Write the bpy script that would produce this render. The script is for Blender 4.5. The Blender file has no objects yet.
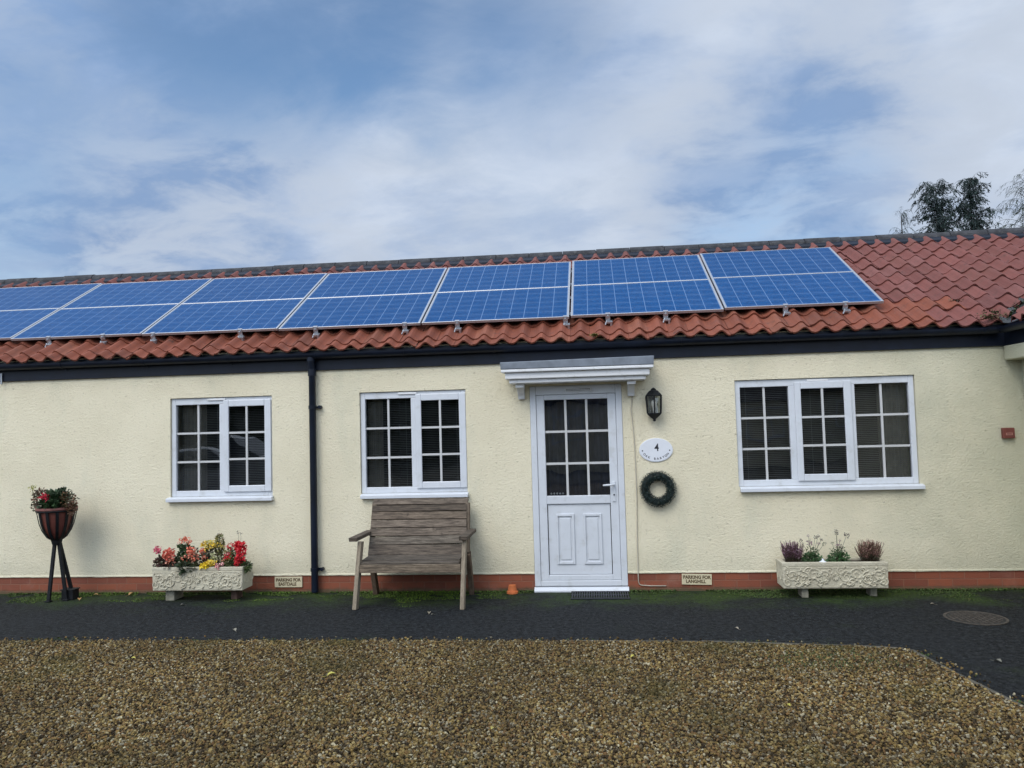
import bpy, bmesh, math, random
from mathutils import Vector, Matrix, noise as mnoise
random.seed(11)
PI = math.pi
R = math.radians
scene = bpy.context.scene
COL = scene.collection

# ------------------------------------------------------------------ helpers
class MB:
    """collects faces of one mesh"""
    def __init__(self):
        self.v = []; self.f = []; self.c = []; self.cur = None
    def add(self, vs, fs, col=None):
        o = len(self.v)
        self.v.extend([tuple(p) for p in vs])
        col = col or self.cur
        for f in fs:
            self.f.append(tuple(o + i for i in f)); self.c.append(col)
    def quad(self, a, b, c, d, col=None): self.add([a, b, c, d], [(0, 1, 2, 3)], col)
    def box(self, x0, x1, y0, y1, z0, z1, col=None):
        vs = [(x0,y0,z0),(x1,y0,z0),(x1,y1,z0),(x0,y1,z0),(x0,y0,z1),(x1,y0,z1),(x1,y1,z1),(x0,y1,z1)]
        self.add(vs, [(3,2,1,0),(4,5,6,7),(0,1,5,4),(1,2,6,5),(2,3,7,6),(3,0,4,7)], col)
    def hexa(self, bot, top, col=None):
        self.add(list(bot) + list(top), [(3,2,1,0),(4,5,6,7),(0,1,5,4),(1,2,6,5),(2,3,7,6),(3,0,4,7)], col)
    def beam(self, a, b, wx, wy, col=None, up=None):
        """bar from a to b, wx wide along world x (or side), wy deep"""
        a = Vector(a); b = Vector(b); d = (b - a).normalized()
        s = Vector((1, 0, 0)) if up is None else Vector(up)
        s = (s - d * s.dot(d)).normalized(); t = d.cross(s)
        def ring(p): return [p - s*wx/2 - t*wy/2, p + s*wx/2 - t*wy/2, p + s*wx/2 + t*wy/2, p - s*wx/2 + t*wy/2]
        self.hexa(ring(a), ring(b), col)
    def prism(self, poly, axis, a, b, col=None):
        def P(u, w, t):
            return (t, u, w) if axis == 'x' else ((u, t, w) if axis == 'y' else (u, w, t))
        n = len(poly)
        vs = [P(u, w, a) for u, w in poly] + [P(u, w, b) for u, w in poly]
        fs = [(i, (i+1) % n, n + (i+1) % n, n + i) for i in range(n)]
        fs += [tuple(range(n-1, -1, -1)), tuple(range(n, 2*n))]
        self.add(vs, fs, col)
    def tube(self, pts, r, seg=8, cap=True, col=None, flat=1.0):
        pts = [Vector(p) for p in pts]; n = len(pts)
        rs = r if isinstance(r, (list, tuple)) else [r]*n
        vs = []; ref = None
        for i, p in enumerate(pts):
            d = (pts[min(i+1, n-1)] - pts[max(i-1, 0)])
            d = d.normalized() if d.length > 1e-9 else Vector((0,0,1))
            if ref is None: ref = Vector((1,0,0)) if abs(d.x) < .8 else Vector((0,1,0))
            s = (ref - d*ref.dot(d)).normalized(); ref = s; t = d.cross(s)
            for k in range(seg):
                a = 2*PI*k/seg
                vs.append(p + (s*math.cos(a) + t*math.sin(a)*flat)*rs[i])
        fs = []
        for i in range(n-1):
            for k in range(seg):
                fs.append((i*seg+k, i*seg+(k+1) % seg, (i+1)*seg+(k+1) % seg, (i+1)*seg+k))
        if cap:
            fs.append(tuple(range(seg-1, -1, -1))); fs.append(tuple((n-1)*seg+k for k in range(seg)))
        self.add(vs, fs, col)
    def lathe(self, prof, c=(0,0,0), seg=20, col=None, sx=1, sy=1):
        vs = []; fs = []; n = len(prof)
        for r, z in prof:
            for k in range(seg):
                a = 2*PI*(k+.5)/seg
                vs.append((c[0]+r*math.cos(a)*sx, c[1]+r*math.sin(a)*sy, c[2]+z))
        for i in range(n-1):
            for k in range(seg):
                fs.append((i*seg+k, i*seg+(k+1) % seg, (i+1)*seg+(k+1) % seg, (i+1)*seg+k))
        fs.append(tuple(range(seg-1, -1, -1))); fs.append(tuple((n-1)*seg+k for k in range(seg)))
        self.add(vs, fs, col)
    def leaf(self, p, d, n, L, W, col=None, bend=.25):
        p = Vector(p); d = Vector(d).normalized(); n = Vector(n)
        s = d.cross(n)
        s = s.normalized() if s.length > 1e-6 else Vector((1,0,0))
        n = s.cross(d)
        m = p + d*L*.55 + n*L*bend*.35; t = p + d*L
        self.add([p, m + s*W/2, t, m - s*W/2], [(0, 1, 2), (0, 2, 3)], col)
    def strip(self, pts, w, s, col=None):
        """flat narrow blade along pts, side vector s"""
        vs = []; n = len(pts)
        for i, p in enumerate(pts):
            ww = w*(1 - .75*i/(n-1)); p = Vector(p)
            vs += [p - s*ww/2, p + s*ww/2]
        self.add(vs, [(2*i, 2*i+1, 2*i+3, 2*i+2) for i in range(n-1)], col)
    def build(self, name, mat, parent=None, org=(0,0,0), smooth=False, bevel=0, bseg=2, label=None, autosmooth=None):
        me = bpy.data.meshes.new(name)
        me.from_pydata([(x-org[0], y-org[1], z-org[2]) for x, y, z in self.v], [], self.f)
        if any(self.c):
            a = me.color_attributes.new('col', 'FLOAT_COLOR', 'CORNER')
            buf = []
            for f, c in zip(self.f, self.c):
                c = c or (1, 1, 1)
                for _ in f: buf += [c[0], c[1], c[2], 1.0]
            a.data.foreach_set('color', buf)
        me.materials.append(mat)
        if smooth:
            me.polygons.foreach_set('use_smooth', [True]*len(me.polygons))
            if autosmooth: me.set_sharp_from_angle(angle=R(autosmooth))
        me.update()
        o = bpy.data.objects.new(name, me); COL.objects.link(o)
        if parent is None: o.location = org
        else: o.parent = parent
        if bevel:
            m = o.modifiers.new('bevel', 'BEVEL'); m.width = bevel; m.segments = bseg; m.limit_method = 'ANGLE'; m.angle_limit = R(40)
        if label: o['label'] = label
        return o

def tag(o, label=None, cat=None, group=None, kind=None):
    if label: o['label'] = label
    if cat: o['category'] = cat
    if group: o['group'] = group
    if kind: o['kind'] = kind
    return o
def thing(name, loc, label, cat, group=None, rot=(0,0,0)):
    o = bpy.data.objects.new(name, None); COL.objects.link(o)
    o.location = loc; o.rotation_euler = rot; o.empty_display_size = .1
    return tag(o, label, cat, group)

# ------------------------------------------------------------------ materials
def new_mat(name):
    m = bpy.data.materials.new(name); m.use_nodes = True
    nt = m.node_tree; b = nt.nodes['Principled BSDF']
    return m, nt, b
def N(nt, t, **k):
    n = nt.nodes.new(t)
    for a, v in k.items(): setattr(n, a, v)
    return n
def L(nt, a, b): nt.links.new(a, b)
def rgb(c): return (c[0], c[1], c[2], 1)
def mathn(nt, op, a, b=None, clamp=False):
    n = N(nt, 'ShaderNodeMath', operation=op, use_clamp=clamp)
    for i, x in enumerate((a, b)):
        if x is None: continue
        if isinstance(x, (int, float)): n.inputs[i].default_value = x
        else: L(nt, x, n.inputs[i])
    return n.outputs[0]
def mixc(nt, fac, a, b, mode='MIX'):
    n = N(nt, 'ShaderNodeMix', data_type='RGBA', blend_type=mode)
    for s, x in ((n.inputs[0], fac), (n.inputs[6], a), (n.inputs[7], b)):
        if isinstance(x, (int, float)): s.default_value = x
        elif isinstance(x, tuple): s.default_value = rgb(x)
        else: L(nt, x, s)
    return n.outputs[2]
def noise(nt, co, scale, detail=4, rough=.55, dist=0):
    n = N(nt, 'ShaderNodeTexNoise'); n.inputs['Scale'].default_value = scale
    n.inputs['Detail'].default_value = detail; n.inputs['Roughness'].default_value = rough
    n.inputs['Distortion'].default_value = dist
    L(nt, co, n.inputs['Vector']); return n.outputs['Fac']
def ramp(nt, x, a, b, lo=0, hi=1):
    n = N(nt, 'ShaderNodeMapRange', interpolation_type='SMOOTHSTEP')
    L(nt, x, n.inputs[0]); n.inputs[1].default_value = a; n.inputs[2].default_value = b
    n.inputs[3].default_value = lo; n.inputs[4].default_value = hi
    return n.outputs[0]
def coords(nt, scale=(1,1,1), world=False):
    if world:
        src = N(nt, 'ShaderNodeNewGeometry').outputs['Position']
    else:
        src = N(nt, 'ShaderNodeTexCoord').outputs['Object']
    if scale == (1,1,1): return src
    m = N(nt, 'ShaderNodeMapping'); m.inputs['Scale'].default_value = scale
    L(nt, src, m.inputs[0]); return m.outputs[0]
def bump(nt, b, h, strength=.5, dist=.01):
    n = N(nt, 'ShaderNodeBump'); n.inputs['Strength'].default_value = strength; n.inputs['Distance'].default_value = dist
    L(nt, h, n.inputs['Height']); L(nt, n.outputs[0], b.inputs['Normal']); return n
def simple(name, c, rough=.5, var=.15, scale=8, metal=0, bmp=0, bscale=60, bdist=.004, coat=0, vc=False, dirt=None, spec=None):
    """plain coloured surface with mottling, optional per-face colour, bump and dirt"""
    m, nt, b = new_mat(name)
    co = coords(nt)
    n1 = noise(nt, co, scale, 5, .6)
    base = tuple(x for x in c)
    if vc:
        at = N(nt, 'ShaderNodeVertexColor', layer_name='col')
        col = mixc(nt, 1.0, at.outputs[0], base, 'MULTIPLY')
        col = mixc(nt, ramp(nt, n1, .3, .75, 0, var*2), col, tuple(x*.45 for x in base), 'MULTIPLY') if var else col
    else:
        lo = tuple(x*(1-var) for x in base); hi = tuple(min(1, x*(1+var)) for x in base)
        col = mixc(nt, ramp(nt, n1, .3, .7), lo, hi)
    if dirt:
        dc, amt, ds = dirt
        n2 = noise(nt, co, ds, 6, .65)
        col = mixc(nt, ramp(nt, n2, .5, .75, 0, amt), col, dc)
    L(nt, col, b.inputs['Base Color'])
    b.inputs['Roughness'].default_value = rough; b.inputs['Metallic'].default_value = metal
    if spec is not None: b.inputs['Specular IOR Level'].default_value = spec
    if coat: b.inputs['Coat Weight'].default_value = coat; b.inputs['Coat Roughness'].default_value = .05
    if bmp:
        bump(nt, b, noise(nt, co, bscale, 4, .6), bmp, bdist)
    return m

M = {}
def make_materials():
    # rough cream render
    m, nt, b = new_mat('cream_render'); co = coords(nt, (1, 1, 1.2))
    big = noise(nt, co, 1.1, 5, .6); mid = noise(nt, co, 40, 3, .55); fine = noise(nt, co, 95, 3, .6)
    col = mixc(nt, ramp(nt, big, .3, .72), (.785, .712, .520), (.86, .785, .585))
    col = mixc(nt, ramp(nt, mid, .5, .8, 0, .35), col, (.72, .665, .50))
    pits = noise(nt, co, 34, 4, .6, .2)
    col = mixc(nt, ramp(nt, pits, .58, .72, 0, .45), col, (.48, .44, .32))
    grime = noise(nt, coords(nt, (.7, 1, .25)), 3, 5, .6)
    col = mixc(nt, ramp(nt, grime, .50, .8, 0, .38), col, (.55, .55, .42))
    wsp = N(nt, 'ShaderNodeSeparateXYZ'); L(nt, coords(nt), wsp.inputs[0])
    splash = ramp(nt, mathn(nt, 'ADD', wsp.outputs[2], mathn(nt, 'MULTIPLY', noise(nt, coords(nt), 4, 5, .7), .5)), .38, .72, .35, 0)
    col = mixc(nt, splash, col, (.52, .49, .36))                       # rain splash marks near the foot
    algae_shade = ramp(nt, mathn(nt, 'ADD', wsp.outputs[0], mathn(nt, 'MULTIPLY', noise(nt, coords(nt), 1.5, 5, .6), 3)), 3.4, 6.0, 0, .65)
    col = mixc(nt, algae_shade, col, (.40, .41, .30))                        # green grey algal growth and painted-in wing shade towards the right end
    L(nt, col, b.inputs['Base Color']); b.inputs['Roughness'].default_value = .95; b.inputs['Specular IOR Level'].default_value = .15
    h = mathn(nt, 'ADD', mathn(nt, 'MULTIPLY', fine, .6), mathn(nt, 'MULTIPLY', mid, .55))
    h = mathn(nt, 'SUBTRACT', h, mathn(nt, 'MULTIPLY', ramp(nt, pits, .6, .75), .35))
    bump(nt, b, h, .9, .017); M['render'] = m
    # brick plinth
    m, nt, b = new_mat('red_brick'); 
    src = N(nt, 'ShaderNodeTexCoord').outputs['Object']
    sp = N(nt, 'ShaderNodeSeparateXYZ'); L(nt, src, sp.inputs[0])
    cb = N(nt, 'ShaderNodeCombineXYZ'); L(nt, sp.outputs[0], cb.inputs[0]); L(nt, mathn(nt, 'ADD', sp.outputs[2], .046), cb.inputs[1])
    br = N(nt, 'ShaderNodeTexBrick'); L(nt, cb.outputs[0], br.inputs[0])
    br.inputs['Scale'].default_value = 1; br.inputs['Brick Width'].default_value = .225; br.inputs['Row Height'].default_value = .075
    br.inputs['Mortar Size'].default_value = .005; br.inputs['Mortar Smooth'].default_value = .3
    br.inputs['Color1'].default_value = (.27, .078, .038, 1); br.inputs['Color2'].default_value = (.19, .056, .033, 1); br.inputs['Mortar'].default_value = (.24, .10, .06, 1)
    n1 = noise(nt, src, 14, 6, .65)
    col = mixc(nt, ramp(nt, n1, .45, .8, 0, .5), br.outputs[0], (.17, .075, .05))
    n3 = noise(nt, src, 2.2, 5, .6)
    col = mixc(nt, ramp(nt, n3, .55, .8, 0, .4), col, (.36, .2, .15))
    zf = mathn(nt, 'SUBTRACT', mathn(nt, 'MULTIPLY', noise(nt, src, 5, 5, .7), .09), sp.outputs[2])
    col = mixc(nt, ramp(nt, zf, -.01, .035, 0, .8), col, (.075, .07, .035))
    L(nt, col, b.inputs['Base Color']); b.inputs['Roughness'].default_value = .9
    bump(nt, b, mathn(nt, 'ADD', mathn(nt, 'MULTIPLY', br.outputs['Fac'], -.8), mathn(nt, 'MULTIPLY', noise(nt, src, 70, 4), .5)), .6, .006); M['brick'] = m
    # clay tiles
    m, nt, b = new_mat('clay_tile'); co = coords(nt)
    at = N(nt, 'ShaderNodeVertexColor', layer_name='col')
    n1 = noise(nt, co, 16, 6, .65); n2 = noise(nt, co, 2.0, 4, .6); n3 = noise(nt, co, 45, 3, .5)
    col = mixc(nt, ramp(nt, n1, .42, .8, 0, .5), at.outputs[0], (.10, .045, .04))
    col = mixc(nt, ramp(nt, n2, .5, .75, 0, .35), col, (.17, .075, .055))
    col = mixc(nt, ramp(nt, n3, .68, .76, 0, .65), col, (.20, .17, .13))
    n5 = noise(nt, co, 7, 6, .7)
    col = mixc(nt, ramp(nt, n5, .58, .72, 0, .7), col, (.055, .04, .033))
    col = mixc(nt, ramp(nt, noise(nt, co, 30, 3, .6), .70, .78, 0, .8), col, (.13, .13, .05))
    L(nt, col, b.inputs['Base Color']); b.inputs['Roughness'].default_value = .75; b.inputs['Specular IOR Level'].default_value = .3
    bump(nt, b, n3, .35, .004); M['tile'] = m
    M['ridge'] = simple('ridge_tile', (.035, .036, .040), .85, .4, 9, bmp=.6, bscale=40, dirt=((.12, .12, .11), .6, 14))
    M['black'] = simple('black_plastic', (.004, .0075, .017), .42, .3, 6, spec=.3)
    M['upvc'] = simple('white_upvc', (.64, .665, .70), .3, .03, 5, dirt=((.42, .42, .39), .4, 9))
    M['bar'] = simple('white_glazing_bar', (.56, .56, .55), .4, .03, 5)
    M['cap'] = simple('painted_cornice', (.78, .785, .79), .45, .03, 5, dirt=((.45, .45, .41), .5, 10))
    M['lead'] = simple('lead_sheet', (.19, .215, .25), .6, .15, 9, bmp=.3, bscale=25)
    M['valleylead'] = simple('dark_lead', (.05, .055, .06), .6, .3, 9, bmp=.4, bscale=25, dirt=((.05, .06, .02), .8, 14))
    M['alu'] = simple('aluminium', (.47, .485, .51), .42, .05, 10, metal=.75)
    M['steel'] = simple('galvanised_steel', (.45, .47, .5), .4, .15, 20, metal=.9)
    M['chrome'] = simple('chrome', (.8, .8, .82), .15, .02, 5, metal=1)
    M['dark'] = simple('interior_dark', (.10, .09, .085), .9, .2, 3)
    M['blind'] = simple('blind_slat', (.42, .41, .39), .6, .1, 4)
    M['curtain'] = simple('curtain', (.62, .56, .47), .9, .15, 14)
    # glass
    m, nt, b = new_mat('window_glass')
    tr = N(nt, 'ShaderNodeBsdfTransparent'); tr.inputs[0].default_value = (.72, .76, .78, 1)
    gl = N(nt, 'ShaderNodeBsdfGlossy'); gl.inputs['Roughness'].default_value = .01
    co = coords(nt); bn = N(nt, 'ShaderNodeBump'); bn.inputs['Strength'].default_value = .035; bn.inputs['Distance'].default_value = .05
    L(nt, noise(nt, co, 3, 1), bn.inputs['Height']); L(nt, bn.outputs[0], gl.inputs['Normal'])
    fr = N(nt, 'ShaderNodeFresnel'); fr.inputs['IOR'].default_value = 1.5
    mx = N(nt, 'ShaderNodeMixShader'); L(nt, mathn(nt, 'MULTIPLY', fr.outputs[0], 2.3, True), mx.inputs[0])
    L(nt, tr.outputs[0], mx.inputs[1]); L(nt, gl.outputs[0], mx.inputs[2])
    L(nt, mx.outputs[0], nt.nodes['Material Output'].inputs[0]); M['glass'] = m
    # solar cells : polycrystalline blue with pale grid lines
    m, nt, b = new_mat('solar_cells')
    src = N(nt, 'ShaderNodeTexCoord').outputs['Object']
    sp = N(nt, 'ShaderNodeSeparateXYZ'); L(nt, src, sp.inputs[0])
    CW, CH = (PW-.05)/10, (PH-.05)/6
    def line(x, per, off, w):
        fr_ = mathn(nt, 'FRACT', mathn(nt, 'DIVIDE', mathn(nt, 'SUBTRACT', x, off), per))
        d = mathn(nt, 'ABSOLUTE', mathn(nt, 'SUBTRACT', fr_, .5))
        return ramp(nt, d, .5 - w/per, .5 - w/per*.5)
    gx = line(sp.outputs[0], CW, .025, .0042); gy = line(sp.outputs[1], CH, .025, .0036)
    bus = line(sp.outputs[1], CH/2, .025 + CH/4, .0016)
    g = mathn(nt, 'MAXIMUM', gx, gy)
    vo = N(nt, 'ShaderNodeTexVoronoi'); vo.inputs['Scale'].default_value = 55; L(nt, src, vo.inputs['Vector'])
    sv = N(nt, 'ShaderNodeSeparateXYZ'); L(nt, vo.outputs['Color'], sv.inputs[0])
    cell = mixc(nt, sv.outputs[0], (.001, .046, .155), (.003, .068, .21))
    oi = N(nt, 'ShaderNodeObjectInfo')
    cell = mixc(nt, mathn(nt, 'MULTIPLY', oi.outputs['Random'], .35), cell, (.001, .040, .135))
    cell = mixc(nt, mathn(nt, 'MULTIPLY', bus, .35), cell, (.3, .38, .5))
    cell = mixc(nt, mathn(nt, 'MULTIPLY', g, .52), cell, (.24, .36, .55))
    dust = noise(nt, src, 2.5, 5, .6)
    cell = mixc(nt, ramp(nt, dust, .45, .8, 0, .05), cell, (.3, .34, .4))
    L(nt, cell, b.inputs['Base Color']); b.inputs['Roughness'].default_value = .3
    b.inputs['Coat Weight'].default_value = .0; b.inputs['Coat Roughness'].default_value = .08
    b.inputs['IOR'].default_value = 1.14; b.inputs['Specular IOR Level'].default_value = .4; M['cells'] = m
    # asphalt
    m, nt, b = new_mat('asphalt'); co = coords(nt, world=True)
    sp = N(nt, 'ShaderNodeSeparateXYZ'); L(nt, co, sp.inputs[0])
    g1 = noise(nt, co, 22, 6, .85); g2 = noise(nt, co, 2.2, 5, .6); g3 = noise(nt, co, 60, 3)
    col = mixc(nt, ramp(nt, g1, .40, .62), (.003, .0036, .0042), (.026, .0292, .032))
    col = mixc(nt, ramp(nt, g2, .45, .75, 0, .3), col, (.018, .0205, .024))
    sc_ = noise(nt, co, 42, 2, .5)
    col = mixc(nt, ramp(nt, sc_, .62, .72, 0, .6), col, (.085, .09, .095))
    nearw = ramp(nt, mathn(nt, 'ADD', sp.outputs[1], mathn(nt, 'MULTIPLY', noise(nt, co, 2.6, 6, .7), 1.3)), -.2, .55)
    mn = mathn(nt, 'MULTIPLY', mathn(nt, 'MULTIPLY', nearw, ramp(nt, noise(nt, co, 1.25, 4, .6), .38, .6, .15, 1)), ramp(nt, noise(nt, co, 40, 4, .7), .3, .6))
    col = mixc(nt, mathn(nt, 'MULTIPLY', mn, .85), col, (.045, .082, .010))
    mo2 = mathn(nt, 'MULTIPLY', ramp(nt, noise(nt, co, 1.4, 6, .7), .56, .7), ramp(nt, noise(nt, co, 60, 3), .4, .6))
    col = mixc(nt, mathn(nt, 'MULTIPLY', mo2, .5), col, (.026, .038, .014))
    L(nt, col, b.inputs['Base Color']); b.inputs['Roughness'].default_value = .85; b.inputs['Specular IOR Level'].default_value = .18
    bump(nt, b, mathn(nt, 'ADD', g1, mathn(nt, 'MULTIPLY', g3, .6)), 1, .012); M['asphalt'] = m
    # gravel base + stones
    m, nt, b = new_mat('gravel_bed'); co = coords(nt, world=True)
    vo = N(nt, 'ShaderNodeTexVoronoi'); vo.inputs['Scale'].default_value = 55; L(nt, co, vo.inputs['Vector'])
    sv = N(nt, 'ShaderNodeSeparateXYZ'); L(nt, vo.outputs['Color'], sv.inputs[0])
    cr = N(nt, 'ShaderNodeValToRGB'); L(nt, sv.outputs[0], cr.inputs[0])
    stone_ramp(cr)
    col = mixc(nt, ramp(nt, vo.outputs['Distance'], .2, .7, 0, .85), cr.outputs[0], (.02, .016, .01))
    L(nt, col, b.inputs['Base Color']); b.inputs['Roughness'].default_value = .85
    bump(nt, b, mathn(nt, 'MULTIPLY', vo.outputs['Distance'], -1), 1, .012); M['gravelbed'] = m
    m, nt, b = new_mat('pebble')
    at = N(nt, 'ShaderNodeAttribute', attribute_name='tone', attribute_type='INSTANCER')
    cr = N(nt, 'ShaderNodeValToRGB'); L(nt, at.outputs['Fac'], cr.inputs[0]); stone_ramp(cr)
    cw = coords(nt, world=True)
    n1 = noise(nt, cw, 120, 3)
    col = mixc(nt, ramp(nt, n1, .35, .75, 0, .45), cr.outputs[0], (.08, .055, .03))
    n4 = noise(nt, cw, 1.3, 4, .6)
    col = mixc(nt, ramp(nt, n4, .50, .74, 0, .45), col, (.075, .075, .016))
    n6 = noise(nt, cw, .9, 5, .65)
    col = mixc(nt, ramp(nt, n6, .38, .68, .36, 0), col, (.03, .022, .011))
    L(nt, col, b.inputs['Base Color']); b.inputs['Roughness'].default_value = .9; b.inputs['Specular IOR Level'].default_value = .2; M['pebble'] = m
    M['ground'] = simple('rough_ground', (.06, .06, .045), .95, .3, .6, bmp=.5, bscale=4)
    M['edging'] = simple('concrete_edging', (.085, .075, .055), .9, .35, 8, bmp=.4, bscale=60, dirt=((.03, .035, .02), .7, 10))
    # weathered timber, grain along the local axis given
    def wood(name, c1, c2, sc):
        m, nt, b = new_mat(name); co = coords(nt, sc)
        at = N(nt, 'ShaderNodeVertexColor', layer_name='col')
        n1 = noise(nt, co, 6, 6, .65, .4); n2 = noise(nt, co, 24, 4, .6)
        col = mixc(nt, ramp(nt, n1, .3, .72), c1, c2)
        col = mixc(nt, ramp(nt, n2, .5, .75, 0, .7), col, tuple(x*.35 for x in c1))
        kn = noise(nt, coords(nt, (2, 2, 2)), 5, 3, .5)
        col = mixc(nt, ramp(nt, kn, .66, .74, 0, .7), col, (.03, .022, .016))
        col = mixc(nt, 1.0, col, at.outputs[0], 'MULTIPLY')
        L(nt, col, b.inputs['Base Color']); b.inputs['Roughness'].default_value = .85
        bump(nt, b, n2, .5, .004); return m
    M['wood'] = wood('weathered_wood', (.046, .035, .026), (.19, .155, .118), (1.2, 9, 12))
    M['woodv'] = wood('weathered_wood_upright', (.19, .155, .115), (.33, .28, .215), (9, 9, 1.2))
    # cast stone
    m, nt, b = new_mat('cast_stone'); co = coords(nt)
    n1 = noise(nt, co, 6, 6, .65); n2 = noise(nt, co, 90, 3)
    col = mixc(nt, ramp(nt, n1, .3, .7), (.48, .435, .325), (.61, .565, .43))
    ao = N(nt, 'ShaderNodeTexVoronoi'); ao.inputs['Scale'].default_value = 26; L(nt, co, ao.inputs['Vector'])
    col = mixc(nt, ramp(nt, n2, .55, .8, 0, .5), col, (.3, .29, .22))
    col = mixc(nt, ramp(nt, noise(nt, co, 13, 5, .7), .55, .75, 0, .5), col, (.33, .33, .24))
    L(nt, col, b.inputs['Base Color']); b.inputs['Roughness'].default_value = .95
    bump(nt, b, mathn(nt, 'ADD', n2, mathn(nt, 'MULTIPLY', noise(nt, co, 30, 3), .8)), .8, .008); M['stone'] = m
    M['soil'] = simple('soil', (.03, .022, .015), 1, .4, 30, bmp=1, bscale=50, bdist=.01)
    M['block'] = simple('concrete_block', (.26, .245, .19), .95, .2, 20, bmp=.5)
    M['brickblock'] = simple('brick_block', (.10, .06, .045), .95, .25, 20, bmp=.5)
    M['iron'] = simple('black_iron', (.008, .009, .011), .55, .3, 20, bmp=.3, dirt=((.03, .026, .022), .4, 25), spec=.25)
    M['pot'] = simple('glazed_pot', (.17, .05, .036), .5, .2, 12, dirt=((.1, .05, .04), .5, 18))
    M['terracotta'] = simple('terracotta', (.55, .15, .045), .8, .15, 20)
    M['alarm'] = simple('red_brown_box', (.16, .042, .03), .6, .15, 20)
    M['alarmdk'] = simple('red_brown_mark', (.42, .2, .16), .6, .1, 20)
    M['signplate'] = simple('enamel_plate', (.74, .76, .80), .25, .03, 10)
    M['ink'] = simple('dark_lettering', (.02, .022, .028), .6, .05, 10)
    M['parkplate'] = simple('cream_plate', (.62, .54, .36), .5, .06, 15, dirt=((.4, .34, .22), .4, 20))
    M['parkink'] = simple('brown_lettering', (.10, .065, .03), .6, .05, 10)
    M['cable'] = simple('pale_cable', (.50, .45, .36), .6, .08, 10)
    M['rubber'] = simple('rubber_mat', (.012, .014, .02), .6, .2, 20)
    M['leafvc'] = simple('leaf', (1, 1, 1), .55, .25, 30, vc=True)
    M['petalvc'] = simple('petal', (1, 1, 1), .6, .1, 60, vc=True)
    M['needle'] = simple('needle', (1, 1, 1), .6, .2, 4, vc=True)
    M['bark'] = simple('bark', (.035, .03, .025), .95, .3, 10, bmp=.8, bscale=20, bdist=.03)
    M['castiron'] = simple('cast_iron', (.06, .048, .038), .7, .4, 25, bmp=.5, bscale=80, dirt=((.02, .02, .018), .9, 30))
    M['castdark'] = simple('cast_iron_recess', (.018, .017, .015), .8, .4, 25)
    M['moss'] = simple('moss', (1, 1, 1), .9, .3, 30, vc=True)
    M['carpaint'] = simple('silver_paint', (.5, .53, .56), .3, .03, 3, metal=.5, coat=.6)
    M['carglass'] = simple('dark_car_glass', (.02, .025, .03), .05, .1, 3)
    # lantern glass and bulb
    m, nt, b = new_mat('lantern_glass')
    tr = N(nt, 'ShaderNodeBsdfTransparent'); tr.inputs[0].default_value = (.85, .87, .86, 1)
    gl = N(nt, 'ShaderNodeBsdfGlossy'); gl.inputs['Roughness'].default_value = .05
    mx = N(nt, 'ShaderNodeMixShader'); mx.inputs[0].default_value = .22
    L(nt, tr.outputs[0], mx.inputs[1]); L(nt, gl.outputs[0], mx.inputs[2]); L(nt, mx.outputs[0], nt.nodes['Material Output'].inputs[0]); M['lglass'] = m
    M['bulb'] = simple('frosted_bulb', (.75, .74, .7), .2, .02, 10)

def stone_ramp(cr):
    e = cr.color_ramp; cols = [(0, (.010, .007, .004)), (.18, (.036, .024, .011)), (.30, (.15, .098, .032)), (.44, (.29, .195, .062)),
        (.54, (.115, .095, .060)), (.64, (.075, .052, .022)), (.74, (.22, .115, .042)), (.85, (.36, .27, .10)), (.93, (.25, .225, .165)), (1, (.56, .49, .31))]
    e.elements[0].position = 0; e.elements[0].color = rgb(cols[0][1]); e.elements[1].position = 1; e.elements[1].color = rgb(cols[-1][1])
    for p, c in cols[1:-1]:
        x = e.elements.new(p); x.color = rgb(c)

PW, PH = 1.59, .948                    # solar panel size
make_materials()
CLOUD = (5.0, 5.65, 6.7)
SKYMUL = (1.08, 1.24, 1.32)
EXPO = 0.25

# ------------------------------------------------------------------ camera, light, sky
right = Vector((0.99396208, 0.1063033, -0.02718454)); up = Vector((0.03275222, -0.05098514, 0.99816221)); fwd = Vector((-0.10472193, 0.99302574, 0.05415897))
cam = bpy.data.cameras.new('camera'); co_ = bpy.data.objects.new('camera', cam); COL.objects.link(co_)
Mx = Matrix((right, up, -fwd)).transposed().to_4x4(); Mx.translation = Vector((0, -7.9, 1.688))
co_.matrix_world = Mx
cam.sensor_width = 36; cam.lens = 770.14/1024*36; cam.clip_end = 2000; cam.clip_start = .05
scene.camera = co_
SUN_EL, SUN_AZ = R(46), R(205)          # azimuth clockwise from +Y (north): behind and left of the camera
sd = Vector((math.sin(SUN_AZ)*math.cos(SUN_EL), math.cos(SUN_AZ)*math.cos(SUN_EL), math.sin(SUN_EL)))
sl = bpy.data.lights.new('sun', 'SUN'); sl.energy = 1.25; sl.angle = R(32); sl.color = (1, .945, .86)
so = bpy.data.objects.new('sun', sl); COL.objects.link(so); so.rotation_euler = (-sd).to_track_quat('-Z', 'Y').to_euler()
w = bpy.data.worlds.new('World'); scene.world = w; w.use_nodes = True
nt = w.node_tree; bg = nt.nodes['Background']; bg.inputs[1].default_value = .1
sky = N(nt, 'ShaderNodeTexSky', sky_type='NISHITA'); sky.sun_disc = False; sky.sun_elevation = SUN_EL; sky.sun_rotation = SUN_AZ
tc = N(nt, 'ShaderNodeTexCoord'); dirv = tc.outputs['Generated']
sp = N(nt, 'ShaderNodeSeparateXYZ'); L(nt, dirv, sp.inputs[0])
zz = mathn(nt, 'ADD', mathn(nt, 'MAXIMUM', sp.outputs[2], 0), .22)
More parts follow.
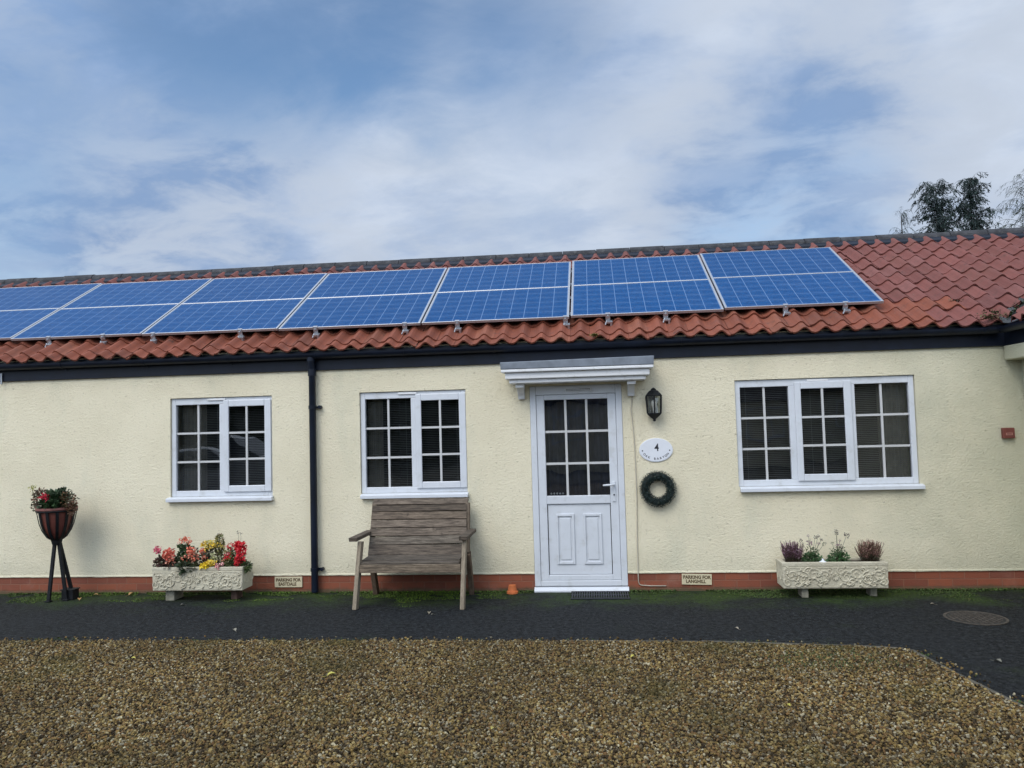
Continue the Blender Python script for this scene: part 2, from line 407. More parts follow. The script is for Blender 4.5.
cb = N(nt, 'ShaderNodeCombineXYZ'); L(nt, mathn(nt, 'DIVIDE', sp.outputs[0], zz), cb.inputs[0]); L(nt, mathn(nt, 'DIVIDE', sp.outputs[1], zz), cb.inputs[1])
pl = cb.outputs[0]
mp = N(nt, 'ShaderNodeMapping'); mp.inputs['Rotation'].default_value = (0, 0, R(25)); mp.inputs['Scale'].default_value = (.95, 1.15, 1); mp.inputs['Location'].default_value = (3.1, 1.7, 0)
L(nt, pl, mp.inputs[0]); plr = mp.outputs[0]
n1 = noise(nt, plr, 1.15, 7, .56, .3); n2 = noise(nt, plr, 3.6, 7, .6, .35); n3 = noise(nt, plr, 2.0, 6, .6, .2)
def pix(x, y):
    return (fwd + right*((x-512)/770.14) + up*((384-y)/770.14)).normalized()
def blob(x, y, inner, outer):
    c = pix(x, y); v = N(nt, 'ShaderNodeVectorMath', operation='DOT_PRODUCT')
    nm = N(nt, 'ShaderNodeVectorMath', operation='NORMALIZE'); L(nt, dirv, nm.inputs[0]); L(nt, nm.outputs[0], v.inputs[0]); v.inputs[1].default_value = c
    return ramp(nt, v.outputs['Value'], math.cos(R(outer)), math.cos(R(inner)))
# cover: thin cloud nearly everywhere, thick bright banks low left and right, breaks top left and low right
cover = mathn(nt, 'ADD', mathn(nt, 'MULTIPLY', n1, .95), .21)
for (x, y, i, o, a) in ((270, -15, 1, 13, -.38), (70, 110, 1, 14, -.22), (-10, 178, 0, 8, -.14), (560, 15, 0, 9, -.2), (420, 60, 0, 8, -.1), (790, 205, 1, 11, -.42), (250, 262, 4, 15, .28), (900, 70, 6, 22, .26), (640, 110, 2, 12, .14), (420, 205, 1, 9, .15)):
    cover = mathn(nt, 'ADD', cover, mathn(nt, 'MULTIPLY', blob(x, y, i, o), a))
cover = mathn(nt, 'ADD', cover, mathn(nt, 'MULTIPLY', mathn(nt, 'SUBTRACT', n2, .5), .8))
fac = ramp(nt, cover, .08, .86)
vm = N(nt, 'ShaderNodeVectorMath', operation='DOT_PRODUCT'); L(nt, dirv, vm.inputs[0]); vm.inputs[1].default_value = sd
glow = ramp(nt, vm.outputs['Value'], -.2, 1, 1.0, 2.6)            # cloud is brighter towards the hidden sun
grey = mathn(nt, 'ADD', mathn(nt, 'MULTIPLY', blob(70, 110, 2, 20), .8), mathn(nt, 'MULTIPLY', blob(560, 30, 0, 11), .4))
grey = mathn(nt, 'ADD', grey, mathn(nt, 'MULTIPLY', blob(780, 195, 1, 12), .75))
grey = mathn(nt, 'ADD', mathn(nt, 'MULTIPLY', ramp(nt, n3, .42, .64), .5), grey, True)
grey = mathn(nt, 'MULTIPLY', grey, ramp(nt, n2, .36, .60, .2, 1))
shade = ramp(nt, n2, .3, .7, .93, 1.05)
cloud = N(nt, 'ShaderNodeVectorMath', operation='SCALE'); L(nt, mixc(nt, grey, CLOUD, (CLOUD[0]*.42, CLOUD[1]*.55, CLOUD[2]*.74)), cloud.inputs[0])
L(nt, mathn(nt, 'MULTIPLY', glow, shade), cloud.inputs['Scale'])
skyc = N(nt, 'ShaderNodeVectorMath', operation='MULTIPLY'); L(nt, sky.outputs[0], skyc.inputs[0]); skyc.inputs[1].default_value = SKYMUL
L(nt, mixc(nt, fac, skyc.outputs[0], cloud.outputs[0]), bg.inputs[0])
scene.view_settings.view_transform = 'Standard'; scene.view_settings.look = 'None'; scene.view_settings.exposure = EXPO; scene.view_settings.gamma = 1

# ------------------------------------------------------------------ ground
b = MB(); b.quad((-300, -300, -.03), (300, -300, -.03), (300, 300, -.03), (-300, 300, -.03)); tag(b.build('ground', M['ground']), kind='structure')
b = MB(); b.quad((-14, -14, 0), (9, -14, 0), (9, .2, 0), (-14, .2, 0)); tag(b.build('asphalt_path', M['asphalt']), kind='structure')
GP = [(-13.5, -1.85), (-5, -1.86), (-.8, -1.81), (.75, -1.84), (1.9, -1.95), (2.19, -2.02), (2.24, -2.4), (2.36, -3.2), (2.62, -4.6), (3.2, -7.5), (3.2, -13), (-13.5, -13)]
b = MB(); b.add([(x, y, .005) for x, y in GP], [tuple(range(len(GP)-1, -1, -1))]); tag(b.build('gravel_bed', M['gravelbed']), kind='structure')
# thin concrete edging along the right half of the bed
b = MB()
def edge(pts, w, h):
    for i in range(len(pts)-1):
        a = Vector((*pts[i], 0)); c = Vector((*pts[i+1], 0)); d = (c-a).normalized(); s = Vector((-d.y, d.x, 0))*w/2
        b.hexa([a-s, c-s, c+s, a+s], [a-s+Vector((0,0,h)), c-s+Vector((0,0,h)), c+s+Vector((0,0,h)), a+s+Vector((0,0,h))])
edge([(-.25, -1.81), (.75, -1.83)], .022, .014); edge([(.755, -1.83), (1.9, -1.95), (2.17, -2.01)], .026, .018); edge([(2.2, -2.03), (2.26, -2.5), (2.385, -3.2), (2.66, -4.6), (3.0, -6.4)], .034, .016)
tag(b.build('path_edging', M['edging'], bevel=.004), kind='structure')

# loose pebbles: geometry nodes on a patch of the bed
b = MB(); PP = [(-6.6, -1.875), (-5, -1.88), (-.8, -1.83), (.75, -1.865), (1.9, -1.975), (2.175, -2.035), (2.235, -2.45), (2.365, -3.2), (2.63, -4.6), (2.84, -5.3), (-6.6, -5.3)]
b.add([(x, y, .010) for x, y in PP], [tuple(range(len(PP)-1, -1, -1))])
gv = tag(b.build('gravel', M['pebble']), 'brown and golden pea gravel spread in front of the path', kind='stuff')
ng = bpy.data.node_groups.new('gravel', 'GeometryNodeTree')
ng.interface.new_socket('Geometry', in_out='INPUT', socket_type='NodeSocketGeometry'); ng.interface.new_socket('Geometry', in_out='OUTPUT', socket_type='NodeSocketGeometry')
gi = ng.nodes.new('NodeGroupInput'); go = ng.nodes.new('NodeGroupOutput')
def gn(t, **k):
    n = ng.nodes.new(t)
    for a, v in k.items(): setattr(n, a, v)
    return n
def rv(lo, hi, seed, kind='FLOAT'):
    n = gn('FunctionNodeRandomValue', data_type=kind)
    if kind == 'FLOAT': n.inputs[2].default_value = lo; n.inputs[3].default_value = hi; n.inputs[8].default_value = seed; return n.outputs[1]
    n.inputs[0].default_value = lo; n.inputs[1].default_value = hi; n.inputs[8].default_value = seed; return n.outputs[0]
fl = ng.links.new
dp = gn('GeometryNodeDistributePointsOnFaces'); dp.inputs['Density'].default_value = 12000; fl(gi.outputs[0], dp.inputs['Mesh'])
sp_ = gn('GeometryNodeSetPosition'); fl(dp.outputs['Points'], sp_.inputs['Geometry']); fl(rv((0,0,-.008), (0,0,.013), 5, 'FLOAT_VECTOR'), sp_.inputs['Offset'])
ic = gn('GeometryNodeMeshIcoSphere'); ic.inputs['Radius'].default_value = 1; ic.inputs['Subdivisions'].default_value = 2
nz = gn('ShaderNodeTexNoise'); nz.inputs['Scale'].default_value = 1.1
sb = gn('ShaderNodeVectorMath', operation='SUBTRACT'); fl(nz.outputs['Color'], sb.inputs[0]); sb.inputs[1].default_value = (.5, .5, .5)
sc = gn('ShaderNodeVectorMath', operation='SCALE'); fl(sb.outputs[0], sc.inputs[0]); sc.inputs['Scale'].default_value = 1.3
s2 = gn('GeometryNodeSetPosition'); fl(ic.outputs['Mesh'], s2.inputs['Geometry']); fl(sc.outputs[0], s2.inputs['Offset'])
sm = gn('GeometryNodeSetMaterial'); fl(s2.outputs[0], sm.inputs[0]); sm.inputs['Material'].default_value = M['pebble']
io = gn('GeometryNodeInstanceOnPoints'); fl(sp_.outputs[0], io.inputs['Points']); fl(sm.outputs[0], io.inputs['Instance'])
fl(rv((-.8,-.8,0), (.8,.8,6.28), 2, 'FLOAT_VECTOR'), io.inputs['Rotation'])
ms = gn('ShaderNodeVectorMath', operation='SCALE'); fl(rv((.0048,.0042,.0033), (.0114,.0088,.0078), 3, 'FLOAT_VECTOR'), ms.inputs[0]); fl(rv(.75, 1.35, 4), ms.inputs['Scale']); fl(ms.outputs[0], io.inputs['Scale'])
st = gn('GeometryNodeStoreNamedAttribute', data_type='FLOAT', domain='INSTANCE'); st.inputs['Name'].default_value = 'tone'; fl(io.outputs[0], st.inputs['Geometry']); fl(rv(0, 1, 9), st.inputs['Value'])
fl(st.outputs[0], go.inputs[0])
md = gv.modifiers.new('pebbles', 'NODES'); md.node_group = ng

# stones kicked out onto the tarmac: same node group, sparse
b = MB(); b.add([(-6.6, -1.86, .004), (-.8, -1.82, .004), (.75, -1.85, .004), (1.9, -1.96, .004), (2.2, -2.04, .004), (2.37, -3.2, .004), (2.66, -4.6, .004), (2.86, -5.3, .004), (3.0, -5.3, .004), (2.8, -4.6, .004), (2.5, -3.2, .004), (2.33, -1.97, .004), (1.9, -1.86, .004), (.75, -1.74, .004), (-.8, -1.71, .004), (-6.6, -1.75, .004)], [tuple(range(15, -1, -1))])
ls = tag(b.build('loose_pebbles', M['asphalt']), 'scattered pebbles strewn over the tarmac along the gravel edge', kind='stuff')
ng2 = ng.copy(); md2 = ls.modifiers.new('pebbles', 'NODES'); md2.node_group = ng2
for n_ in ng2.nodes:
    if n_.bl_idname == 'GeometryNodeDistributePointsOnFaces': n_.inputs['Density'].default_value = 420; n_.inputs['Seed'].default_value = 3

# moss and small weeds along the foot of the wall
b = MB(); rnd = random.Random(4)
def mossy(x, y):
    d = mnoise.noise(Vector((x*1.6, y*3, 0))) + .6*mnoise.noise(Vector((x*5, y*7, 3)))
    lim = .10 + .62*d
    for mx, ms, mv in ((-1.75, .55, .42), (-3.42, .25, .22), (-5.3, .8, .16), (-4.2, .5, .1), (1.2, .6, .12), (2.5, .9, .16), (3.7, .6, .14)): lim += mv*math.exp(-((x-mx)/ms)**2)
    pass
    if -.66 < x < .3: lim -= .5
    return lim
k = 0
while k < 42000:
    x = rnd.uniform(-7.5, 4.1); y = -abs(rnd.gauss(0, .30)) - .005
    if -y > mossy(x, y) or (-.67 < x < .3 and y > -.1): k += .3; continue
    h = rnd.uniform(.003, .0085)*(1.9 if y > -.06 else 1); a = rnd.uniform(0, 6.28); t = rnd.random()
    q_ = .6 + .75*math.exp(-((x+1.75)/.6)**2) + .5*math.exp(-((x+3.4)/.3)**2) + .35*math.exp(-((x+5.2)/.9)**2); g = ((.055+.085*t)*q_, (.105+.115*t)*q_, .012+.014*t)
    if rnd.random() < .12: g = (.09, .085, .03)
    b.leaf((x, y, .001), (math.cos(a), math.sin(a), rnd.uniform(.5, 1.6)), (0, 0, 1), h*1.6, h*1.1, g); k += 1
for _ in range(1300):     # straggling tufts on the gravel margin
    x = rnd.uniform(-6, 2.1); y = -1.82 + rnd.gauss(0, .025) - (max(0, x-.7)*.1 if x < 2.2 else 0)
    a = rnd.uniform(0, 6.28)
    if mnoise.noise(Vector((x*2.3, 0, 7))) < .02: continue
    b.leaf((x, y, .004), (math.cos(a), math.sin(a), 1), (0, 0, 1), rnd.uniform(.012, .028), .006, (.05, .085, .02))
for _ in range(900):
    t = rnd.random(); x = 2.2 + t*.35 + rnd.gauss(.03, .025); y = -2.1 - t*2.2; a = rnd.uniform(0, 6.28)
    if mnoise.noise(Vector((y*2.3, 0, 2))) < 0: continue
    b.leaf((x, y, .004), (math.cos(a), math.sin(a), 1), (0, 0, 1), rnd.uniform(.012, .03), .008, (.045, .085, .02))
for _ in range(900):
    x = rnd.gauss(1.55, .25); y = rnd.gauss(-2.35, .14); a = rnd.uniform(0, 6.28)
    b.leaf((x, y, .016), (math.cos(a), math.sin(a), 1), (0, 0, 1), rnd.uniform(.012, .03), .007, (.07, .10, .03))
tag(b.build('moss', M['moss']), 'green moss and weeds at the foot of the wall', kind='stuff')

# ------------------------------------------------------------------ the cottage
cot = thing('cottage', (0, 0, 0), 'long single storey cream rendered cottage with red pantile roof and white windows', 'cottage')
WX0, WX1 = -11.0, 4.12
DX0, DX1, DZ = -.655, .285, 2.085       # door opening
wins = [(-4.560, -3.416), (-2.455, -1.322), (1.408, 3.128)]
WZ0, WZ1 = 1.018, 2.082
b = MB()
xs = sorted([WX0, WX1, DX0, DX1] + [v for w_ in wins for v in w_]); zs = [.180, WZ0, WZ1, 2.087, 2.56]
def is_open(xa, xb, za, zb):
    xm = (xa+xb)/2; zm = (za+zb)/2
    if DX0 < xm < DX1 and zm < 2.0865: return True
    return any(a < xm < c for a, c in wins) and WZ0 < zm < WZ1
for i in range(len(xs)-1):
    for j in range(len(zs)-1):
        if is_open(xs[i], xs[i+1], zs[j], zs[j+1]): continue
        b.quad((xs[i], 0, zs[j]), (xs[i+1], 0, zs[j]), (xs[i+1], 0, zs[j+1]), (xs[i], 0, zs[j+1]))
        b.quad((xs[i+1], .25, zs[j]), (xs[i], .25, zs[j]), (xs[i], .25, zs[j+1]), (xs[i+1], .25, zs[j+1]))
for a, c in wins + [(DX0, DX1)]:        # reveals
    z0, z1 = (.180, 2.087) if a == DX0 else (WZ0, WZ1)
    b.quad((a, 0, z0), (a, 0, z1), (a, .25, z1), (a, .25, z0)); b.quad((c, 0, z0), (c, .25, z0), (c, .25, z1), (c, 0, z1))
    b.quad((a, 0, z1), (c, 0, z1), (c, .25, z1), (a, .25, z1))
    if a != DX0: b.quad((a, 0, z0), (a, .25, z0), (c, .25, z0), (c, 0, z0))
# bell-cast drip over the plinth, slightly wavy
for x0, x1 in ((WX0, DX0), (DX1, WX1)):
    n = int((x1-x0)/.06); pr = None
    for i in range(n+1):
        x = x0 + (x1-x0)*i/n; dz = .004*mnoise.noise(Vector((x*3.1, 1, 0))) + .003*mnoise.noise(Vector((x*12, 4, 0)))
        cur = [(x, -.001, .200), (x, -.009, .188+dz), (x, -.009, .179+dz), (x, .003, .1805+dz)]
        if pr:
            for q in range(3): b.quad(pr[q], pr[q+1], cur[q+1], cur[q])
        pr = cur
# other outside walls: left gable, back
b.box(WX0-.25, WX0-.002, 0, 5.0, 0, 2.56); b.box(WX0, 9.5, 4.75, 5.0, 0, 2.56)
b.add([(WX0-.1, .0, 2.565), (WX0-.1, 4.9, 2.565), (WX0-.1, 2.45, 3.85)], [(0, 2, 1)])
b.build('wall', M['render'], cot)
b = MB()
for x0, x1 in ((WX0, DX0+.004), (DX1-.004, WX1)):
    b.box(x0, x1, .004, .24, -.02, .1785)
b.build('plinth', M['brick'], cot)
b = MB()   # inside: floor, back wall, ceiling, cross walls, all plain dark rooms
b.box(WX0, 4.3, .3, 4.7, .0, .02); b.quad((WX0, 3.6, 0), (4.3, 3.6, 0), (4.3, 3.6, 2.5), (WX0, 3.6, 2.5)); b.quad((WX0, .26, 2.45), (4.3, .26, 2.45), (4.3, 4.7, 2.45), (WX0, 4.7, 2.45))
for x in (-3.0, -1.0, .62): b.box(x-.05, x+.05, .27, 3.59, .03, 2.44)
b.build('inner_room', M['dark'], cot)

# ---- windows
rpn = random.Random(2)
def bars(mb, x0, x1, z0, z1, nx, nz, y, wv=.021, wh=.021, d=.012):
    for i in range(1, nx):
        x = x0 + (x1-x0)*i/nx; mb.box(x-wv/2, x+wv/2, y-d, y+.002, z0, z1)
    for j in range(1, nz):
        z = z0 + (z1-z0)*j/nz
        for i in range(nx):
            a = x0 + (x1-x0)*i/nx + (wv/2 if i else 0); c = x0 + (x1-x0)*(i+1)/nx - (wv/2 if i < nx-1 else 0)
            mb.box(a, c, y-d+.002, y+.001, z-wh/2, z+wh/2)
def ringbox(mb, x0, x1, z0, z1, y0, y1, l, r_, bt, t):
    mb.box(x0, x0+l, y0, y1, z0, z1); mb.box(x1-r_, x1, y0, y1, z0, z1)
    mb.box(x0+l, x1-r_, y0, y1, z0, z0+bt); mb.box(x0+l, x1-r_, y0, y1, z1-t, z1)
def window(x0, x1, lights, curt, label, sl_=0, sr_=0):
    """lights: list of (a, b, sash?) across the width, in metres from x0"""
    z0, z1 = WZ0+.002, WZ1-.004; x0 += .003; x1 -= .003
    f = MB(); Y0, Y1 = .022, .088
    edges = [0.0]
    ringbox(f, x0, x1, z0, z1, Y0, Y1, .05, .05, .062, .07)
    for i in range(len(lights)-1):
        m0, m1 = lights[i][1], lights[i+1][0]; f.box(x0+m0, x0+m1, Y0, Y1, z0+.062, z1-.07)
    root = f.build('window', M['upvc'], cot, bevel=.005, label=label)
    for a, c, sash in lights:
        if sash:
            s = MB(); ringbox(s, x0+a-.03, x0+c+.042, z0+.045, z1-.032, .0, .021, .06, .072, .067, .07)
            so_ = s.build('sash', M['upvc'], root, bevel=.007)
            g0, g1, h0, h1, yy = x0+a+.03, x0+c-.03, z0+.112, z1-.102, .012
        else:
            so_ = root; g0, g1, h0, h1, yy = x0+a, x0+c, z0+.062, z1-.07, .045
        t1, t2 = rpn.uniform(-.0025, .0025), rpn.uniform(-.003, .003)
        p = MB(); p.quad((g0, yy+.009-t1-t2, h0), (g1, yy+.009+t1-t2, h0), (g1, yy+.009+t1+t2, h1), (g0, yy+.009-t1+t2, h1)); p.build('pane', M['glass'], root)
        gb = MB(); bars(gb, g0, g1, h0, h1, 2, 3, yy+.006); gb.build('glazing_bars', M['bar'], root)
    s = MB(); s.prism([(-.055, WZ0-.048), (-.055, WZ0-.012), (-.004, WZ0+.0015), (.0215, WZ0+.0015), (.0215, WZ0-.048)], 'x', x0+sl_, x1+sr_); s.build('sill', M['upvc'], root, bevel=.004)
    v = MB(); vx = x0 + (x1-x0)*.5 - .06; v.box(vx-.095, vx+.105, .008, .0215, z1-.03, z1-.010); v.build('trickle_vent', M['cap'], root, bevel=.003)
    bl = MB(); z = z0+.03
    while z < z1-.02:
        bl.hexa([(x0+.03, .135, z), (x1-.03, .135, z), (x1-.03, .147, z+.0035), (x0+.03, .147, z+.0035)], [(x0+.03, .135, z+.001), (x1-.03, .135, z+.001), (x1-.03, .147, z+.0045), (x0+.03, .147, z+.0045)]); z += .0185
    for x in (x0+.12, (x0+x1)/2-.1, x1-.12): bl.box(x-.0015, x+.0015, .131, .1335, z0+.03, z1-.02)
    bl.build('blind', M['blind'], root)
    cu = MB()
    for a, c in curt:
        n = 40; pr = None
        for i in range(n+1):
            x = a+(c-a)*i/n; y = .195+.022*math.sin(i*1.15)+.01*math.sin(i*.43); cur = [(x, y, z0-.1), (x, y, z1+.05)]
            if pr: cu.quad(pr[0], cur[0], cur[1], pr[1])
            pr = cur
    cu.build('curtain', M['curtain'], root, smooth=True)
two = [(.05, .542, False), (.625, 1.085, True)]
window(*wins[0], two, [(-4.52, -4.25)], None, -.03, .012)
window(*wins[1], two, [(-2.42, -2.26)], None, .004, .012)
window(*wins[2], [(.05, .520, False), (.605, 1.075, True), (1.155, 1.66, False)], [(2.83, 3.10)], None, .006, .028)

# ---- front door
f = MB(); fx0, fx1 = DX0+.002, DX1-.002
ringbox(f, fx0, fx1, .055, DZ, -.006, .08, .062, .062, .055, .09)
door = f.build('door', M['upvc'], cot, bevel=.006)
lx0, lx1, lz0, lz1 = fx0+.064, fx1-.064, .112, DZ-.092
s = MB(); LY0, LY1 = .004, .06
gx0, gx1, gz0, gz1 = lx0+.082, lx1-.082, .962, lz1-.052
px0, px1, pz0, pz1 = lx0+.085, lx1-.085, .165, .878
s.box(lx0, gx0, LY0, LY1, lz0, lz1); s.box(gx1, lx1, LY0, LY1, lz0, lz1)
s.box(gx0, gx1, LY0, LY1, gz1, lz1); s.box(gx0, gx1, LY0, LY1, pz1, gz0); s.box(gx0, gx1, LY0, LY1, lz0, pz0)
leaf = s.build('door_leaf', M['upvc'], door, bevel=.006)
s = MB(); s.box(px0+.004, px1-.004, .022, .05, pz0+.004, pz1-.004)
s.build('lower_panel', M['upvc'], door, bevel=.003)
s = MB(); pw = px1-px0
for c in (px0+pw*.275, px0+pw*.71):
    a0, a1, c0, c1 = c-pw*.145, c+pw*.145, pz0+.105, pz1-.10
    ringbox(s, a0, a1, c0, c1, .008, .0215, .022, .022, .026, .026)
    s.box(a0+.04, a1-.04, .014, .0213, c0+.045, c1-.045)
s.build('panel_moulding', M['upvc'], door, bevel=.006)
p = MB(); p.quad((gx0, .03, gz0), (gx1, .03, gz0), (gx1, .03, gz1), (gx0, .03, gz1)); p.build('pane', M['glass'], door)
s = MB(); bars(s, gx0, gx1, gz0, gz1, 3, 3, .028, .023, .023, .014); s.build('glazing_bars', M['bar'], door)
s = MB(); s.box(lx1-.062, lx1-.028, -.006, .0035, .895, 1.10); s.build('handle_plate', M['upvc'], door, bevel=.006)
s = MB(); s.tube([(lx1-.045, -.005, 1.065), (lx1-.045, -.04, 1.065)], .009); s.tube([(lx1-.04, -.045, 1.065), (lx1-.10, -.05, 1.066), (lx1-.155, -.045, 1.063)], [.009, .011, .009]); s.build('handle', M['upvc'], door, smooth=True)
s = MB(); s.lathe([(.0, 0), (.008, 0), (.008, .004), (0, .004)], (0, 0, 0), 12)
s.v = [(x+lx1-.045, -.008-z+.0, y+.965) for x, y, z in s.v]; s.build('lock', M['black'], door)
s = MB(); s.prism([(-.045, 0), (-.045, .018), (-.02, .045), (.08, .053), (.08, 0)], 'x', DX0-.004, DX1+.006); s.build('threshold', M['upvc'], door, bevel=.004)
s = MB(); s.box(-.29, -.02, -.022, -.0065, DZ-.064, DZ-.030); vent = s.build('trickle_vent', M['cap'], door, bevel=.004)
s = MB(); s.box(-.28, -.03, -.0235, -.0221, DZ-.056, DZ-.051); s.box(-.28, -.03, -.0235, -.0221, DZ-.043, DZ-.038); s.build('vent_slot', M['black'], vent) if False else s.build('vent_slot', M['black'], door)
s = MB()
for i in range(5):
    c = gx0+.045+i*.03
    s.prism([(c-.011, gz0+.022), (c, gz0+.010), (c+.011, gz0+.022), (c, gz0+.034)], 'y', .0312, .033)
s.build('window_sticker', M['cap'], door)
c = MB(); n = 40; pr = None
for i in range(n+1):
    x = gx0-.03+(gx1-gx0+.06)*i/n; y = .115+.02*math.sin(i*1.3); cur = [(x, y, .9), (x, y, 2.05)]
    if pr: c.quad(pr[0], cur[0], cur[1], pr[1])
    pr = cur
M['doorcurtain'] = simple('dark_curtain', (.055, .062, .092), .9, .25, 9)
c.build('curtain', M['doorcurtain'], door, smooth=True)

# ---- canopy over the door
CY = -.34
def tier(x0, x1, y, z0, z1): return (x0, x1, y, -.003, z0, z1)
s = MB()
lay = [(-.905, .590, CY, 2.216, 2.247), (-.868, .553, CY+.035, 2.150, 2.2155), (-.832, .517, CY+.07, 2.108, 2.1495)]
for x0, x1, y, z0, z1 in lay: s.box(x0, x1, y, -.003, z0, z1)
canopy = s.build('canopy', M['cap'], cot, bevel=.008)
s = MB()
s.hexa([(-.908, CY-.004, 2.2475), (.592, CY-.004, 2.2475), (.592, -.004, 2.2475), (-.908, -.004, 2.2475)], [(-.912, CY-.008, 2.318), (.596, CY-.008, 2.332), (.590, -.004, 2.333), (-.906, -.004, 2.325)])
s.build('lead_top', M['lead'], canopy, bevel=.006)
for x in (-.735, .378):
    s = MB(); s.prism([(-.003, 1.955), (-.045, 1.955), (-.06, 1.985), (-.10, 2.02), (-.16, 2.06), (-.175, 2.075), (-.175, 2.107), (-.003, 2.107)], 'x', x-.034, x+.034); s.box(x-.042, x+.042, -.215, -.1, 2.066, 2.1075)
    s.build('bracket', M['cap'], canopy, bevel=.006)

# ---- eaves
s = MB(); s.box(WX0-.2, 3.99, -.026, -.002, 2.33, 2.54); s.build('fascia', M['black'], cot, bevel=.003)
s = MB(); ro, ri = .056, .050; gy, gz = -.085, 2.502
poly = [(gy+ro*math.cos(a), gz+ro*math.sin(a)) for a in [PI+PI*i/12 for i in range(13)]] + [(gy+ri*math.cos(a), gz+ri*math.sin(a)) for a in [2*PI-PI*i/12 for i in range(13)]]
s.prism(poly, 'x', WX0-.2, 3.9)
g = s.build('gutter', M['black'], cot)
for i in range(16):
    x = WX0+.5+i*.95
    if x > 3.9: break
    k_ = MB(); poly2 = [(gy+(ro+.004)*math.cos(a), gz+(ro+.004)*math.sin(a)) for a in [PI+PI*i_/12 for i_ in range(13)]] + [(gy+(ro-.002)*math.cos(a), gz+(ro-.002)*math.sin(a)) for a in [2*PI-PI*i_/12 for i_ in range(13)]]
    k_.prism(poly2, 'x', x-.012, x+.012); k_.box(x-.012, x+.012, -.032, -.0265, 2.42, 2.51); k_.build('gutter_bracket', M['black'], g)
s = MB(); s.tube([(-2.945, gy, 2.45), (-2.945, gy, 2.40), (-2.945, -.058, 2.33), (-2.945, -.058, 1.2), (-2.945, -.058, .02)], .036, 14)
s.tube([(-2.945, gy, 2.49), (-2.945, gy, 2.42)], .043, 14); s.tube([(-2.945, -.058, 2.34), (-2.945, -.058, 2.27)], .043, 14)
dpipe = s.build('downpipe', M['black'], cot, smooth=True, autosmooth=40)
for z in (1.94, .25):
    k_ = MB(); k_.tube([(-2.945, -.058, z-.018), (-2.945, -.058, z+.018)], .042, 14); k_.box(-2.945-.01, -2.945+.06, -.02, -.003, z-.010, z+.010); k_.tube([(-2.945+.07, -.004, z), (-2.945+.07, -.05, z)], .019, 10)
    k_.build('pipe_clip', M['black'], dpipe)

# ---- pantile roof
TA = R(29.5); ct, st_ = math.cos(TA), math.sin(TA)
E0 = Vector((0, -.072, 2.519)); SL = (2.44+.072)/ct; GA = SL/10.6; TW = .2; XT = -.622
rt = random.Random(8)
def roofpt(x, s_, n_): return (x, E0.y + s_*ct - n_*st_, E0.z + s_*st_ + n_*ct)
def wave(u):
    uu = (u % 1)**1.12
    return .056*(.5 - .5*math.cos(2*PI*uu))**1.4
def tile_roof(x0, x1, flt=None, fresh=3):
    b = MB(); SEG = 10
    k0 = int(math.floor((x0-XT)/TW)); k1 = int(math.ceil((x1-XT)/TW))
    for j in range(12):
        s0 = max(0, j*GA - .45*GA); s1 = min(SL+.01, (j+.55)*GA + .03)
        for k in range(k0, k1):
            xa = XT + k*TW
            if flt and not flt(xa, s0): continue
            jit = rt.gauss(0, .0035); tw = rt.gauss(0, .006); ds = rt.gauss(0, .006)
            t = rt.random(); f = .88+.26*rt.random()
            if j < fresh: c = (.225*f, .068*f, .038*f) if xa < 2.95 + j*.2 + t*.3 else (.18*f, .062*f, .050*f)
            else: c = (.18*f, .062*f, .050*f)
            if t < .05: c = (c[0]*.8, c[1]*.86, c[2]*.9)
            if t > .95: c = (c[0]*1.05, c[1]*1.2, c[2]*1.25)
            lo = []; hi = []; dn = []
            for q in range(SEG+1):
                u = q/SEG; x = xa + u*TW*1.004
                n0 = wave(u if q < SEG else .9999) + .020 + jit + tw*(u-.5)
                if q == SEG: n0 = .020 + jit
                lo.append(roofpt(x, s0+ds, n0)); hi.append(roofpt(x, s1, n0-.018)); dn.append(roofpt(x, s0+ds+.002, n0-.017))
            for q in range(SEG):
                b.quad(lo[q], lo[q+1], hi[q+1], hi[q], c); b.quad(dn[q], dn[q+1], lo[q+1], lo[q], c)
    return b
VX = 4.00                                   # valley starts here at the eaves
tiles = tile_roof(WX0-.15, VX+2.6, lambda x, s_: x < VX + (s_*ct) - .02 + .1)
# trim along the valley line
bmv = bmesh.new(); me = None
roof = tiles.build('roof', M['tile'], cot)
bmv.from_mesh(roof.data); bmesh.ops.bisect_plane(bmv, geom=bmv.verts[:]+bmv.edges[:]+bmv.faces[:], plane_co=(VX-.06, E0.y, 0), plane_no=Vector((1, -1, 0)).normalized(), clear_outer=True); bmv.to_mesh(roof.data); bmv.free()
tp = MB()   # closed deck under the tiles and the rear slope
RZ = E0.z + SL*st_; RY = 2.44
tp.quad(roofpt(WX0-.15, .03, -.03), roofpt(9, .03, -.03), roofpt(9, SL, -.03), roofpt(WX0-.15, SL, -.03)); tp.quad((WX0-.15, RY, RZ-.03), (9, RY, RZ-.03), (9, 5.1, 2.5), (WX0-.15, 5.1, 2.5))
tp.build('roof_deck', M['black'], roof)
s = MB(); x = WX0-.15
while x < 6.7:
    Lr = .45; hz = rt.gauss(0, .004); pts = []
    rr = .092
    for t_ in (0, 1):
        ring = []
        for q in range(9):
            a = PI*q/8; ring.append((x+t_*(Lr-.008), RY - rr*math.cos(a)*1.05, RZ + .02 + hz + rr*.95*math.sin(a) - .02))
        pts.append(ring)
    for q in range(8): s.quad(pts[0][q], pts[1][q], pts[1][q+1], pts[0][q+1])
    s.add(pts[0], [tuple(range(9))]); s.add(pts[1], [tuple(range(8, -1, -1))])
    x += Lr
s.build('ridge', M['ridge'], roof)
